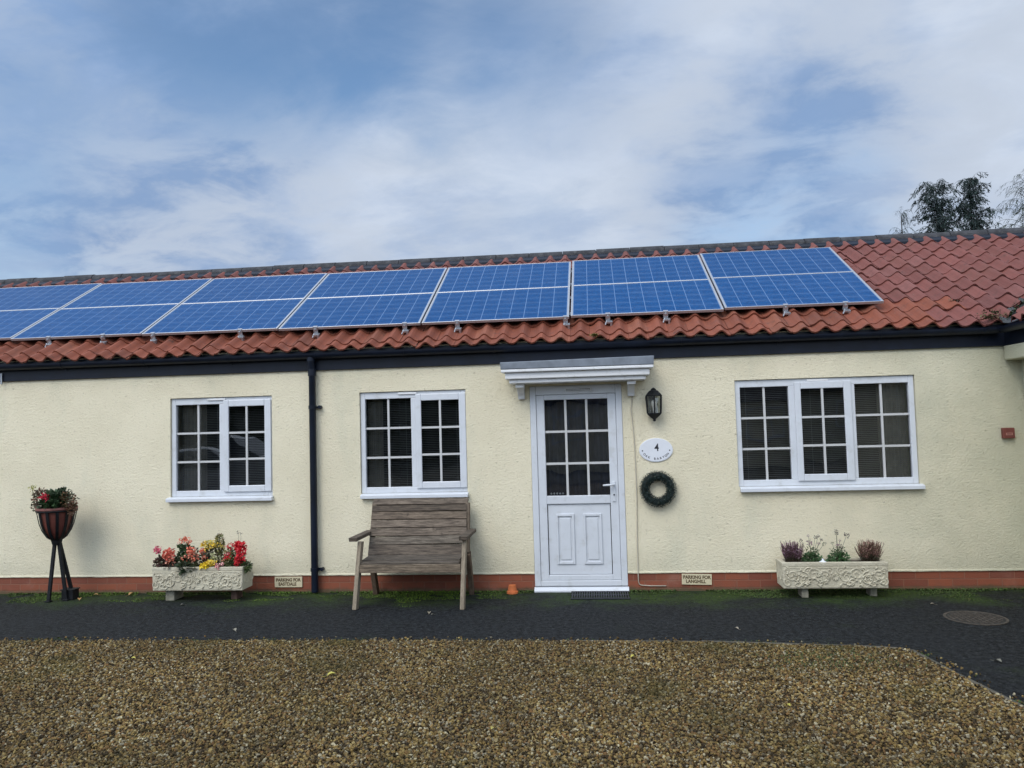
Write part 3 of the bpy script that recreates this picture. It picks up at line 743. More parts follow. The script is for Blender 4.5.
s = MB(); s.prism([(RY-.165, RZ-.085), (RY-.165, RZ-.045), (RY-.09, RZ+.012), (RY-.07, RZ-.02)], 'x', WX0-.15, 6.7); s.build('ridge_bedding', M['black'], roof)
mo = MB(); rm = random.Random(3)
def mossclump(mb, x, s_, n_, r, cnt, cols):
    for _ in range(cnt):
        p = Vector(roofpt(x+rm.gauss(0, r), s_+rm.gauss(0, r*.6), n_+abs(rm.gauss(0, r*.3)))); a = rm.uniform(0, 6.28)
        c = rm.choice(cols); mb.leaf(p, (math.cos(a), math.sin(a)-.3, rm.uniform(.1, 1)), (0, 0, 1), rm.uniform(.012, .03), rm.uniform(.008, .018), c)
mossclump(mo, .035, .03, .045, .025, 130, [(.16, .16, .03), (.10, .12, .02), (.22, .19, .05)])
mossclump(mo, 3.84, .05, .06, .055, 260, [(.05, .075, .02), (.12, .11, .04), (.2, .17, .08), (.03, .04, .015)])
mossclump(mo, 3.93, .22, .04, .04, 130, [(.05, .075, .02), (.03, .04, .015), (.12, .11, .04)])
for i in range(14):
    t_ = i/13; mossclump(mo, 4.0+t_*.45, .1+t_*.5, .03, .03, 22, [(.05, .07, .02), (.03, .04, .015)])
mossclump(mo, 3.72, .52, .06, .03, 60, [(.03, .035, .02), (.09, .09, .05)])
mo.build('roof_moss', M['moss'], roof)

# ---- the wing that turns towards the viewer just outside the right edge
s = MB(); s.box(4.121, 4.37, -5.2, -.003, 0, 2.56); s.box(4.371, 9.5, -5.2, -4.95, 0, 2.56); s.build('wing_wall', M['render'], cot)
s = MB(); s.box(4.108, 4.1195, -5.21, -.02, -.01, .165); s.build('wing_plinth', M['brick'], cot)
s = MB(); s.box(3.955, 4.119, -5.3, -.018, 2.19, 2.329); s.build('wing_soffit', M['cap2'] if 'cap2' in M else M['render'], cot, bevel=.012)
s = MB(); s.box(3.965, 3.99, -5.3, -.03, 2.33, 2.54); s.build('wing_fascia', M['black'], cot, bevel=.003)
s = MB(); gx = 3.905
poly = [(gx+ro*math.cos(a), gz+ro*math.sin(a)) for a in [PI+PI*i/12 for i in range(13)]] + [(gx+ri*math.cos(a), gz+ri*math.sin(a)) for a in [2*PI-PI*i/12 for i in range(13)]]
s.prism(poly, 'y', -5.3, -.14); s.build('wing_gutter', M['black'], cot)
rt = random.Random(15)
wt = tile_roof(-3.0, 5.4, fresh=0)
# turn the slope a quarter so it rises towards +x, eaves along x = VX-.05
def turn(p):
    x, y, z = p; return (VX - .06 + (y - E0.y), -(x) - .0, z)
wt.v = [turn(p) for p in wt.v]; wt.f = [tuple(reversed(f_)) for f_ in wt.f]
wr = wt.build('wing_roof', M['tile'], cot)
bmv = bmesh.new(); bmv.from_mesh(wr.data); bmesh.ops.bisect_plane(bmv, geom=bmv.verts[:]+bmv.edges[:]+bmv.faces[:], plane_co=(VX+.08, E0.y, 0), plane_no=Vector((-1, 1, 0)).normalized(), clear_outer=True); bmv.to_mesh(wr.data); bmv.free()
s = MB()
def vpt(t_, off, n_): # valley gutter along the 45 degree line
    return (VX + t_ + off*.7071, E0.y + t_ - off*.7071, E0.z + t_*math.tan(TA) + n_)
for i in range(12):
    t0, t1 = i*.21-.03, (i+1)*.21-.03
    for o0, o1, na, nb in ((-.13, 0, .005, -.02), (0, .13, -.02, .005)):
        s.quad(vpt(t0, o0, na+.06), vpt(t0, o1, nb+.06), vpt(t1, o1, nb+.06), vpt(t1, o0, na+.06))
s.build('valley', M['valleylead'], cot)
s = MB(); s.quad((VX, -5.2, 2.5), (VX, 2.4, 2.5), (VX+2.5, 2.4, 3.9), (VX+2.5, -5.2, 3.9)); s.quad((VX+2.5, -5.2, 3.9), (VX+2.5, 2.4, 3.9), (9, 2.4, 2.5), (9, -5.2, 2.5)); s.build('wing_deck', M['black'], cot)

# ------------------------------------------------------------------ solar panels: two rows of seven
PT = 2.70                                    # height of the panel plane above y = 0
def panelpt(x, y): return (x, y, PT + y*math.tan(TA))
fr = MB(); ringbox(fr, 0, PW, 0, PH, -.030, 0, .022, .022, .007, .007)
fr.v = [(x, z, y) for x, y, z in fr.v]; fr.f = [tuple(reversed(f_)) for f_ in fr.f]
ce = MB(); ce.quad((.016, .010, -.004), (PW-.016, .010, -.004), (PW-.016, PH-.010, -.004), (.016, PH-.010, -.004))
ce.quad((.016, PH-.016, -.03), (PW-.016, PH-.016, -.03), (PW-.016, .016, -.03), (.016, .016, -.03))
def copy_tree(o, parent=None):
    c = o.copy(); COL.objects.link(c); c.parent = parent
    for ch in list(o.children): copy_tree(ch, c)
    return c
proto = thing('solar_panel', (0, 0, 0), '', 'solar panel', 'solar panels on the pantile roof', (TA, 0, 0))
fr.build('frame', M['alu'], proto, bevel=.002, bseg=1); ce.build('cell_sheet', M['cells'], proto)
ordn = ['first', 'second', 'third', 'fourth', 'fifth', 'sixth', 'seventh']
PX1 = 2.985; PITCH = 1.608; PY0 = .225
hooks = [-6.179, -5.518, -4.907, -3.881, -3.009, -2.01, -1.433, -.27, .178, .78, 2.01, 2.607]
def hook_mesh(hx, name, root, org):
    h = MB()   # local panel space: bracket clamped over the lower frame edge, hook leg down to the tiles
    h.box(hx-.024, hx+.024, -.014, .02, .001, .006); h.box(hx-.024, hx+.024, -.0145, -.0005, -.075, .0009)
    h.box(hx-.018, hx+.045, -.06, -.0146, -.085, -.068); h.box(hx+.022, hx+.042, -.066, -.03, -.115, -.0682); h.tube([(hx, -.006, -.02), (hx, -.04, -.02)], .012, 8); h.tube([(hx-.012, -.035, -.06), (hx-.03, -.06, -.10)], .008, 6)
    return h.build(name, M['alu'], root)
OFF = [.06, .025, .0, .0, .015, .03, .06]
first = True
for row in (0, 1):
    for k in range(7):
        x = PX1 - PW - k*PITCH; y = PY0 + OFF[k] + row*(PH+.008)*ct
        if first: p = proto; first = False
        else: p = copy_tree(proto)
        if row == 0: pass
        p.location = panelpt(x, y)
        p['label'] = 'blue %s row solar panel, %s from the %s end of the row' % (('lower', 'upper')[row], ordn[k] if k < 4 else ordn[6-k], 'right' if k < 4 else 'left')
        if k == 0: p['label'] = 'blue solar panel at the right end of the %s row, beside bare tiles' % ('lower', 'upper')[row]
        if k == 6: p['label'] = 'blue solar panel at the left end of the %s row, cut by the photo edge' % ('lower', 'upper')[row]
panels = [o for o in bpy.data.objects if o.name.startswith('solar_panel')]
for p in panels:
    if p.location.y < PY0 + .1:
        for hx in hooks:
            if p.location.x < hx < p.location.x + PW: hook_mesh(hx - p.location.x, 'roof_hook', p, None)
b = MB()   # the two rails the panels are bolted on
for s_ in (.25, .75, 1.22, 1.70):
    y = PY0 + s_*ct; z = PT + y*math.tan(TA)
    b.box(PX1-7*PITCH+.03, PX1-.03, y+.012, y+.05, z-.075, z-.046)
tag(b.build('mounting_rail', M['steel']), 'metal rails carrying the solar panels above the tiles', 'rail')

# ------------------------------------------------------------------ things on the wall
def text_mb(txt, size, font_sx=1.0, bold=0.0):
    cu = bpy.data.curves.new('t', 'FONT'); cu.body = txt; cu.size = size; cu.align_x = 'CENTER'; cu.align_y = 'CENTER'; cu.extrude = .001; cu.offset = bold
    o = bpy.data.objects.new('t', cu); COL.objects.link(o)
    dg = bpy.context.evaluated_depsgraph_get(); dg.update()
    me = bpy.data.meshes.new_from_object(o.evaluated_get(dg))
    vs = [(v.co.x*font_sx, v.co.y, v.co.z) for v in me.vertices]; fs = [tuple(p.vertices) for p in me.polygons]
    bpy.data.objects.remove(o); bpy.data.meshes.remove(me)
    return vs, fs
def put_text(mb, txt, size, cx, cz, y, sx=1, bold=0, ang=0):
    vs, fs = text_mb(txt, size, sx, bold); ca, sa = math.cos(ang), math.sin(ang)
    mb.add([(cx + x*ca - z*sa, y - t, cz + x*sa + z*ca) for x, z, t in vs], fs)

# lantern: half lantern of six sides on a backplate
lc = (.597, -.085); t = thing('wall_lantern', (lc[0], 0, 1.69), 'black half lantern with clear glass on the wall right of the door canopy', 'lantern')
o_ = (lc[0], 0, 1.69)
b = MB()
def hexring(r0, z0, r1, z1): b.lathe([(0, z0), (r0, z0), (r1, z1), (0, z1)], (lc[0], lc[1], 0), 6)
b.lathe([(0, 1.945), (.088, 1.945), (.092, 1.952), (.075, 1.972), (.048, 2.0), (.03, 2.006), (.03, 2.014), (.018, 2.024), (.008, 2.03), (0, 2.032)], (lc[0], lc[1], 0), 6)
b.build('lamp_roof', M['iron'], t, o_)
b = MB(); b.lathe([(0, 1.692), (.010, 1.694), (.018, 1.705), (.014, 1.715), (.032, 1.727), (.062, 1.752), (.078, 1.768), (.078, 1.778), (0, 1.779)], (lc[0], lc[1], 0), 6); b.build('lamp_base', M['iron'], t, o_)
b = MB()
for k in range(6):
    a = 2*PI*(k+.5)/6; c_, s__ = math.cos(a), math.sin(a)
    b.tube([(lc[0]+.074*c_, lc[1]+.074*s__, 1.775), (lc[0]+.084*c_, lc[1]+.084*s__, 1.948)], .0075, 6)
b.build('lamp_frame', M['iron'], t, o_)
b = MB()
for k in range(6):
    a0, a1 = 2*PI*(k+.5)/6, 2*PI*(k+1.5)/6
    b.quad((lc[0]+.072*math.cos(a0), lc[1]+.072*math.sin(a0), 1.779), (lc[0]+.072*math.cos(a1), lc[1]+.072*math.sin(a1), 1.779), (lc[0]+.082*math.cos(a1), lc[1]+.082*math.sin(a1), 1.945), (lc[0]+.082*math.cos(a0), lc[1]+.082*math.sin(a0), 1.945))
b.build('glass', M['lglass'], t, o_)
b = MB(); b.lathe([(0, 1.78), (.014, 1.78), (.014, 1.82), (.02, 1.84), (.028, 1.87), (.022, 1.90), (0, 1.91)], (lc[0], lc[1], 0), 12); b.build('bulb', M['bulb'], t, o_, smooth=True)
b = MB(); b.box(lc[0]-.045, lc[0]+.045, -.012, -.001, 1.76, 1.95); b.build('backplate', M['iron'], t, o_, bevel=.004)

# oval house sign
sc_ = (.607, 1.405); t = thing('house_sign', (sc_[0], 0, sc_[1]), 'white oval house sign with the number 4 below the lantern', 'sign'); o_ = (sc_[0], 0, sc_[1])
b = MB(); n = 40
for r_, y0, y1 in ((1, -.010, -.001), (.955, -.013, -.0101)):
    b.prism([(sc_[0]+.168*r_*math.cos(2*PI*i/n), sc_[1]+.120*r_*math.sin(2*PI*i/n)) for i in range(n)], 'y', y0, y1)
b.build('plate', M['signplate'], t, o_, bevel=.002)
b = MB(); put_text(b, '4', .105, sc_[0]+.008, sc_[1]+.022, -.0132, .85, .0016); b.build('house_number', M['ink'], t, o_); b = MB()
word = 'OAK BARTON'
for i, ch in enumerate(word):
    if ch == ' ':
        b.build('lettering', M['ink'], t, o_); b = MB(); continue
    a = R(-90 + (i-(len(word)-1)/2)*12.2); px_, pz_ = sc_[0]+.142*math.cos(a), sc_[1]+.02+.108*math.sin(a)
    put_text(b, ch, .030, px_, pz_, -.0132, 1, .0006, math.atan2(.108*math.cos(a), -.142*math.sin(a))*.9)
b.build('lettering', M['ink'], t, o_)
for dx in (-.135, .135):
    b = MB(); b.prism([(sc_[0]+dx+.007*math.cos(2*PI*i/10), sc_[1]-.005+.007*math.sin(2*PI*i/10)) for i in range(10)], 'y', -.0155, -.0131); b.build('screw', M['ink'], t, o_)

# box wreath
wc = (.609, 1.02); rw = random.Random(5); t = thing('wreath', (wc[0], 0, wc[1]), 'round dark green box leaf wreath hanging on the wall by the door', 'wreath'); o_ = (wc[0], 0, wc[1])
b = MB(); pts = [(wc[0]+.132*math.cos(a), -.045, wc[1]+.132*math.sin(a)) for a in [2*PI*i/24 for i in range(25)]]; b.tube(pts, .034, 8, False, (.012, .02, .015)); b.build('wreath_ring', M['leafvc'], t, o_)
b = MB()
for _ in range(2600):
    a = rw.uniform(0, 6.2832); f_ = rw.uniform(0, 6.2832); rr = .034 + .012*rw.random()
    nrm = Vector((math.cos(a)*math.cos(f_), -abs(math.sin(f_)) if rw.random() < .85 else math.sin(f_), math.sin(a)*math.cos(f_)))
    p = Vector((wc[0]+.132*math.cos(a), -.047, wc[1]+.132*math.sin(a))) + nrm*rr
    tang = Vector((-math.sin(a), 0, math.cos(a)))
    d = tang*rw.uniform(-1, 1) + nrm*rw.uniform(.2, 1.1) + Vector((0, 0, rw.uniform(-.3, .3)))
    g = rw.random(); c = (.010+.016*g, .024+.028*g, .024+.024*g)
    if rw.random() < .05: c = (.10, .14, .10)
    b.leaf(p, d, nrm, rw.uniform(.012, .022), rw.uniform(.007, .011), c)
b.build('wreath_leaves', M['leafvc'], t, o_)

def parking_sign(x0, x1, z0, z1, l1, l2, label, tilt=0):
    cx, cz = (x0+x1)/2, (z0+z1)/2
    t = thing('parking_sign', (cx, 0, cz), label, 'sign', 'parking signs on the brick plinth', (0, tilt, 0)); o_ = (cx, 0, cz)
    b = MB(); b.box(x0, x1, -.0115, -.0005, z0, z1); b.build('plate', M['parkplate'], t, o_, bevel=.002)
    b = MB(); h = z1-z0
    put_text(b, l1, .045, cx, cz+h*.19, -.0118, .93, .0018); b.build('lettering', M['parkink'], t, o_); b = MB(); put_text(b, l2, .045, cx-.01, cz-h*.20, -.0118, .93, .0018); b.build('lettering', M['parkink'], t, o_)
parking_sign(-3.40, -3.10, .059, .168, 'PARKING FOR', 'EASTDALE', 'cream parking sign on the plinth between the flower trough and downpipe')
parking_sign(.814, 1.106, .063, .168, 'PARKING FOR', 'LANGHILL', 'cream parking sign on the plinth right of the front door', R(1.2))

t = thing('alarm_box', (3.946, 0, 1.488), 'small red brown box high on the wall near the right corner', 'box'); o_ = (3.946, 0, 1.488)
b = MB(); b.box(3.893, 3.999, -.045, -.001, 1.438, 1.54); b.build('casing', M['alarm'], t, o_, bevel=.006)
b = MB(); b.box(3.915, 3.978, -.048, -.0452, 1.470, 1.476); b.box(3.915, 3.978, -.048, -.0452, 1.486, 1.492); b.box(3.918, 3.924, -.048, -.0452, 1.4761, 1.4859); b.box(3.969, 3.975, -.048, -.0452, 1.4761, 1.4859); b.build('front_mark', M['alarmdk'], t, o_)

b = MB(); cp = [(.425, -.10, 2.112), (.412, -.03, 2.10), (.392, -.012, 1.95), (.374, -.010, 1.82), (.386, -.010, 1.66), (.394, -.010, 1.51), (.399, -.010, 1.2), (.399, -.010, .9), (.388, -.010, .5), (.386, -.012, .25), (.386, -.020, .19), (.386, -.012, .10), (.392, -.006, .075), (.41, -.004, .06), (.50, -.003, .053), (.66, -.003, .052)]
b.tube(cp, .0052, 6); tag(b.build('wall_cable', M['cable'], smooth=True), 'thin pale cable running down the wall right of the front door', 'cable')
b = MB(); b.box(-6.515, -6.500, -.045, -.03, 2.30, 2.42); b.box(-6.515, -6.500, -.03, -.027, 2.40, 2.42)
tag(b.build('cable_hook', M['alu']), 'short pale metal hook on the fascia at the left edge', 'hook')

# ------------------------------------------------------------------ bench
bo = (-1.78, -.42, 0); t = thing('garden_bench', bo, 'weathered wooden two seat bench under the middle window', 'bench'); o_ = bo
rb = random.Random(21)
def wcol(lo=.75, hi=1.2, tint=(1, 1, 1)):
    f_ = rb.uniform(lo, hi); return tuple(f_*x for x in tint)
b = MB()   # back slats, curving over at the top: (y, z) stations
bx0, bx1 = -2.285, -1.302
st = [(-.340, .432), (-.300, .532), (-.270, .612), (-.240, .690), (-.210, .768), (-.180, .845), (-.150, .908), (-.105, .966)]
for i in range(7):
    (y0, z0), (y1, z1) = st[i], st[i+1]; d = Vector((0, y1-y0, z1-z0)); L_ = d.length; d.normalize(); nn = Vector((0, -d.z, d.y))*.016
    p0 = Vector((0, y0, z0)) + d*.0028; p1 = Vector((0, y1, z1)) - d*.0028; c = wcol(.6, 1.35, rb.choice([(1, .96, .93), (.98, 1, 1), (1.04, .97, .90)]))
    e0, e1 = bx0 + rb.uniform(-.004, .004), bx1 + rb.uniform(-.004, .004); m_ = rb.gauss(0, .002)
    X = lambda p, x: (x, p.y, p.z + (m_ if x == e0 else -m_))
    b.hexa([X(p0+nn, e0), X(p0+nn, e1), X(p0-nn, e1), X(p0-nn, e0)], [X(p1+nn, e0), X(p1+nn, e1), X(p1-nn, e1), X(p1-nn, e0)], c)
b.build('backrest', M['wood'], t, o_, bevel=.0055)
b = MB()
for i in range(4):
    y1 = -.325 - i*.0985; y0 = y1 - .092; z = .442 - .012*i*.2
    b.box(bx0 + (.012 if i < 3 else .0), bx1 - (.012 if i < 3 else .0), y0, y1, z-.02-(.006 if i == 3 else 0), z-(.006 if i == 3 else 0), wcol(.7, .95))
b.build('seat', M['wood'], t, o_, bevel=.006)
b = MB(); b.box(-2.262, -1.285, -.732, -.712, .336, .412, (1.5, 1.42, 1.28)); b.box(-2.255, -1.312, -.35, -.33, .33, .40, (.8, .8, .8)); b.build('seat_rail', M['wood'], t, o_, bevel=.003)
for sx, s_ in ((-2.285, 1), (-1.285, -1)):
    b = MB(); b.beam((sx-.012*s_, -.745, 0), (sx+(.028 if s_ > 0 else .034), -.665, .625), .038, .085, (1.15, 1.12, 1.05)); b.build('front_leg', M['woodv'], t, o_, bevel=.005)
    b = MB(); b.beam((sx+.005*s_, -.085, 0), (sx+.005*s_, -.265, .44), .046, .08, (.5, .40, .34)); b.beam((sx+.012*s_, -.268, .44), (sx+.018*s_, -.13, .92), .044, .06, (.55, .5, .46)); b.build('back_leg', M['woodv'], t, o_, bevel=.005)
    b = MB(); xo = sx - .028*s_
    b.hexa([(xo-.034, -.755, .634), (xo+.046, -.755, .634), (xo+.04, -.16, .632), (xo-.04, -.16, .632)], [(xo-.034, -.76, .672), (xo+.046, -.76, .672), (xo+.04, -.16, .665), (xo-.04, -.16, .665)], (.95, .92, .88) if s_ > 0 else (.8, .76, .72)); b.build('armrest', M['wood'], t, o_, bevel=.006)
    b = MB(); b.beam((sx+.024*s_, -.69, .378), (sx+.024*s_, -.30, .378), .03, .07, (.85, .8, .75)); b.build('side_rail', M['wood'], t, o_, bevel=.004)
b = MB(); b.beam((-1.78, -.70, .38), (-1.78, -.33, .38), .04, .06, (.7, .66, .6)); b.build('centre_rail', M['wood'], t, o_, bevel=.004)

# ------------------------------------------------------------------ troughs
def scroll(b, cx, cz, r0, turns, dirn, y, a0=0, rad=.006, n=26):
    pts = []
    for i in range(n+1):
        u = i/n; a = a0 + dirn*u*turns*2*PI; rr = r0*(1-.86*u)
        pts.append((cx + rr*math.cos(a), y, cz + rr*math.sin(a)))
    b.tube(pts, [rad*(1-.35*i/n) for i in range(n+1)], 6)
def trough(name, x0, x1, yf, yb, z0, z1, label, seed):
    org = ((x0+x1)/2, (yf+yb)/2, z0); t = thing(name, org, label, 'trough')
    b = MB(); th = .045; ta = .004
    # tapered outside, hollow
    o_b = [(x0+ta, yf+ta, z0), (x1-ta, yf+ta, z0), (x1-ta, yb-ta, z0), (x0+ta, yb-ta, z0)]
    o_m = [(x0, yf, z1-.035), (x1, yf, z1-.035), (x1, yb, z1-.035), (x0, yb, z1-.035)]
    o_m2 = [(x0-.003, yf-.003, z1-.03), (x1+.003, yf-.003, z1-.03), (x1+.003, yb+.003, z1-.03), (x0-.003, yb+.003, z1-.03)]
    o_t = [(x0-.003, yf-.003, z1), (x1+.003, yf-.003, z1), (x1+.003, yb+.003, z1), (x0-.003, yb+.003, z1)]
    i_t = [(x0+th, yf+th, z1), (x1-th, yf+th, z1), (x1-th, yb-th, z1), (x0+th, yb-th, z1)]
    i_b = [(x0+th, yf+th, z1-.1), (x1-th, yf+th, z1-.1), (x1-th, yb-th, z1-.1), (x0+th, yb-th, z1-.1)]
    rings = [o_b, o_m, o_m2, o_t, i_t, i_b]
    vs = [p for r_ in rings for p in r_]; fs = [(3, 2, 1, 0), tuple(20+i for i in range(4))]
    for q in range(5):
        for i in range(4): fs.append((q*4+i, q*4+(i+1) % 4, q*4+4+(i+1) % 4, q*4+4+i))
    b.add(vs, fs); b.build('trough_body', M['stone'], t, org, bevel=.006)
    b = MB(); b.box(x0+th+.002, x1-th-.002, yf+th+.002, yb-th-.002, z1-.06, z1-.02); b.build('soil', M['soil'], t, org)
    b = MB(); H = z1-z0; zc = z0 + H*.44; W = x1-x0; xc = (x0+x1)/2; rs = random.Random(seed)
    y = lambda z: yf + ta*(1-(z-z0)/(H-.035)) - .001
    zr = z0 + H*.44
    for s_ in (-1, 1):     # mirrored acanthus scrolls
        X = lambda f_: xc + s_*W*f_
        for f_, dz, r0, tn, dr, a0 in ((.10, .0, .060, 1.6, 1, 0), (.205, .022, .055, 1.5, -1, PI), (.31, -.012, .060, 1.6, 1, PI/2), (.41, .02, .050, 1.5, -1, 0), (.155, -.05, .034, 1.3, 1, 1), (.26, .05, .030, 1.3, -1, 2), (.36, -.055, .03, 1.2, 1, 3), (.455, -.045, .034, 1.3, -1, 1), (.05, .05, .03, 1.2, 1, 2), (.46, .055, .02, 1, 1, 0)):
            scroll(b, X(f_), zr+dz*H/.22, r0*H/.22, tn, dr*s_, yf+.0015, a0 if s_ > 0 else PI-a0, .0095)
        for f_ in (.07, .14, .175, .24, .285, .34, .385, .44):
            for q in range(5):
                a = rs.uniform(0, 6.28); p = (X(f_)+rs.uniform(-.012, .012), yf-.001, zr+rs.uniform(-.07, .07)*H/.22)
                b.tube([p, (p[0]+.022*math.cos(a), yf-.005, p[2]+.022*math.sin(a)), (p[0]+.036*math.cos(a+.5), yf+.002, p[2]+.036*math.sin(a+.5))], [.004, .009, .003], 6)
    for q in range(8):
        a = q*PI/4; b.tube([(xc, yf, zr), (xc+.03*math.cos(a), yf-.005, zr+.03*math.sin(a))], [.004, .010], 6)
    for xs_, s_ in ((x0, -1), (x1, 1)):      # end faces
        for dy, r0, dr in ((.09, .05, 1), (.20, .05, -1)):
            c0 = len(b.v); scroll(b, 0, zr, r0, 1.5, dr, 0, 1, .008)
            for i in range(c0, len(b.v)):
                vx, vy, vz = b.v[i]; b.v[i] = (xs_ - s_*.006 + vy*s_, yf+dy+vx, vz)
    b.box(x0+.02, x1-.02, yf-.0035, yf+.01, z1-.052, z1-.045); b.box(x0+.025, x1-.025, yf+.001, yf+.02, z0+.012, z0+.02)
    b.build('carved_relief', M['stone'], t, org, smooth=True, autosmooth=60)
    return t
trough('flower_trough', -4.515, -3.556, -.425, -.185, .115, .348, 'pale carved stone trough full of bright flowers under the left window', 2)
trough('flower_trough', 1.705, 2.652, -.385, -.12, .098, .338, 'pale carved stone trough of heathers under the wide right window', 9)
def block(x0, x1, y0, y1, h, mat, label):
    b = MB(); b.box(x0, x1, y0, y1, .001, h); o = b.build('support_block', mat, None, ((x0+x1)/2, (y0+y1)/2, 0), bevel=.006)
    tag(o, label, 'block', 'blocks under the flower troughs')
block(-4.41, -4.315, -.36, -.18, .114, M['block'], 'pale block under the left end of the bright flower trough')
block(-3.735, -3.67, -.31, -.18, .114, M['brickblock'], 'brown brick under the right end of the bright flower trough')
block(1.885, 1.945, -.33, -.18, .097, M['block'], 'pale block under the left end of the heather trough')
block(2.52, 2.58, -.28, -.15, .097, M['block'], 'pale block under the right end of the heather trough')

# ------------------------------------------------------------------ plants
rp = random.Random(77)
def flower_head(b, p, r, n, cols, flat=.8):
    p = Vector(p)
    for _ in range(n):
        d = Vector((rp.gauss(0, 1), rp.gauss(0, 1)-.5, rp.gauss(0, 1)*flat+.2)).normalized()
        q = p + d*r*rp.uniform(.55, .95); b.leaf(q, d + Vector((rp.gauss(0, .8), rp.gauss(0, .8), rp.gauss(0, .8))), d, r*rp.uniform(.45, .8), r*rp.uniform(.4, .7), rp.choice(cols), .4)
def foliage(b, p, rx, ry, rz, n, cols, size):
    p = Vector(p)
    for _ in range(int(n*2.2)):
        d = Vector((rp.gauss(0, 1), rp.gauss(0, 1), rp.gauss(0, 1))); d.normalize(); f_ = rp.random()**.45
        q = p + Vector((d.x*rx, d.y*ry, d.z*rz))*f_
        b.leaf(q, d + Vector((rp.gauss(0, .5), rp.gauss(0, .5)-.2, rp.gauss(0, .5))), (rp.gauss(0, .5), -.6, 1), size*rp.uniform(.6, 1.3), size*rp.uniform(.6, .95), rp.choice(cols))
GREEN = [(.035, .075, .02), (.05, .10, .028), (.075, .125, .035), (.028, .055, .018)]
BRONZE = [(.06, .025, .018), (.09, .035, .022), (.045, .03, .018), (.04, .055, .02)]
OLIVE = [(.15, .16, .04), (.21, .19, .05), (.11, .13, .035), (.2, .14, .06)]
def plant(name, x, y, z, label, stems, heads, fol, cat='plant', group=None, head_name='flower'):
    """stems: list of (dx, dz); heads: (dx, dy, dz, r, n, cols); fol: (dx, dy, dz, rx, ry, rz, n, cols, size)"""
    t = thing(name, (x, y, z), label, cat, group); o_ = (x, y, z)
    b = MB()
    for f_ in fol: foliage(b, (x+f_[0], y+f_[1], z+f_[2]), *f_[3:])
    b.build('foliage', M['leafvc'], t, o_)
    if stems:
        b = MB()
        for dx, dy, dz in stems:
            b.tube([(x+dx*.3, y+dy*.3, z), (x+dx*.6+rp.gauss(0, .004), y+dy*.6, z+dz*.5), (x+dx, y+dy, z+dz)], [.004, .0035, .003], 5, True, (.06, .075, .03))
        b.build('stem', M['leafvc'], t, o_)
    for h in heads:
        b = MB(); flower_head(b, (x+h[0], y+h[1], z+h[2]), h[3], h[4], h[5]); b.build(head_name, M['petalvc'], t, o_)
    return t
CORAL = [(.72, .16, .10), (.80, .27, .18), (.62, .10, .07)]; SALM = [(.75, .28, .17), (.82, .38, .26), (.65, .16, .09)]
REDF = [(.62, .012, .025), (.75, .025, .035), (.48, .008, .018)]; YEL = [(.80, .55, .03), (.72, .5, .06), (.85, .66, .12)]
PINKF = [(.58, .05, .12), (.7, .12, .2)]; PALEY = [(.62, .6, .25), (.5, .52, .2)]; RORA = [(.65, .12, .06), (.75, .22, .13)]; PINK2 = [(.75, .28, .28), (.8, .42, .4)]
TZ = .328; TY = -.29
plant('begonia', -4.465, TY-.03, TZ, 'magenta flowered begonia with bronze leaves at the left end of the trough', [(-.03, -.02, .17)], [(-.035, -.03, .185, .036, 60, PINKF), (-.005, -.04, .16, .016, 12, PINKF)], [(.0, 0, .05, .075, .07, .065, 110, BRONZE, .032)])
plant('begonia', -4.33, TY-.05, TZ, 'coral begonia with one large round bloom beside the magenta begonia', [(-.01, -.02, .1)], [(-.02, -.06, .145, .052, 110, CORAL), (-.005, -.06, .09, .040, 50, SALM)], [(-.02, 0, .03, .085, .08, .05, 100, BRONZE, .035), (.05, .02, .09, .04, .04, .06, 30, GREEN, .035)])
plant('geranium', -4.24, TY+.02, TZ, 'red orange geranium with spreading flowers held above green leaves', [(.0, 0, .24), (.03, 0, .26), (-.04, 0, .23), (.02, .01, .18)], [(-.03, -.02, .265, .032, 24, RORA), (.02, -.02, .272, .035, 28, RORA), (.055, -.02, .255, .026, 18, RORA), (-.06, -.01, .25, .018, 10, RORA)], [(.01, -.02, .13, .07, .05, .07, 60, GREEN, .042), (.04, -.02, .05, .05, .06, .05, 40, GREEN, .04), (0, -.02, .20, .06, .04, .02, 22, GREEN, .04)])
plant('begonia', -4.115, TY-.05, TZ, 'salmon begonia with large dark leaves hanging over the trough front', [(0, -.02, .12), (.02, -.01, .2)], [(.005, -.05, .185, .04, 44, RORA), (.025, -.05, .125, .045, 50, SALM), (-.075, -.05, .10, .03, 26, SALM), (.035, -.045, .155, .022, 20, SALM)], [(-.06, -.06, .012, .05, .04, .045, 26, [(.03, .05, .02), (.045, .065, .024)], .06), (-.01, 0, .11, .05, .04, .09, 50, [(.035, .045, .02), (.06, .05, .025)], .04), (.04, -.05, .012, .04, .03, .025, 12, [(.055, .06, .022), (.04, .05, .02)], .05)])
plant('marigold', -3.965, TY, TZ, 'yellow flowered plant on dark stems in the middle of the trough', [(-.03, 0, .2), (.0, 0, .22), (.035, 0, .2), (.01, -.01, .12)], [(-.05, -.02, .225, .034, 40, YEL), (.0, -.02, .238, .036, 44, PALEY+YEL), (.045, -.02, .225, .034, 40, YEL), (.015, -.03, .255, .022, 18, PALEY), (-.02, -.04, .19, .024, 20, YEL)], [(-.01, 0, .15, .07, .05, .06, 55, [(.03, .035, .02), (.05, .045, .025), (.06, .08, .03)], .034), (0, 0, .05, .05, .05, .05, 36, BRONZE, .034)])
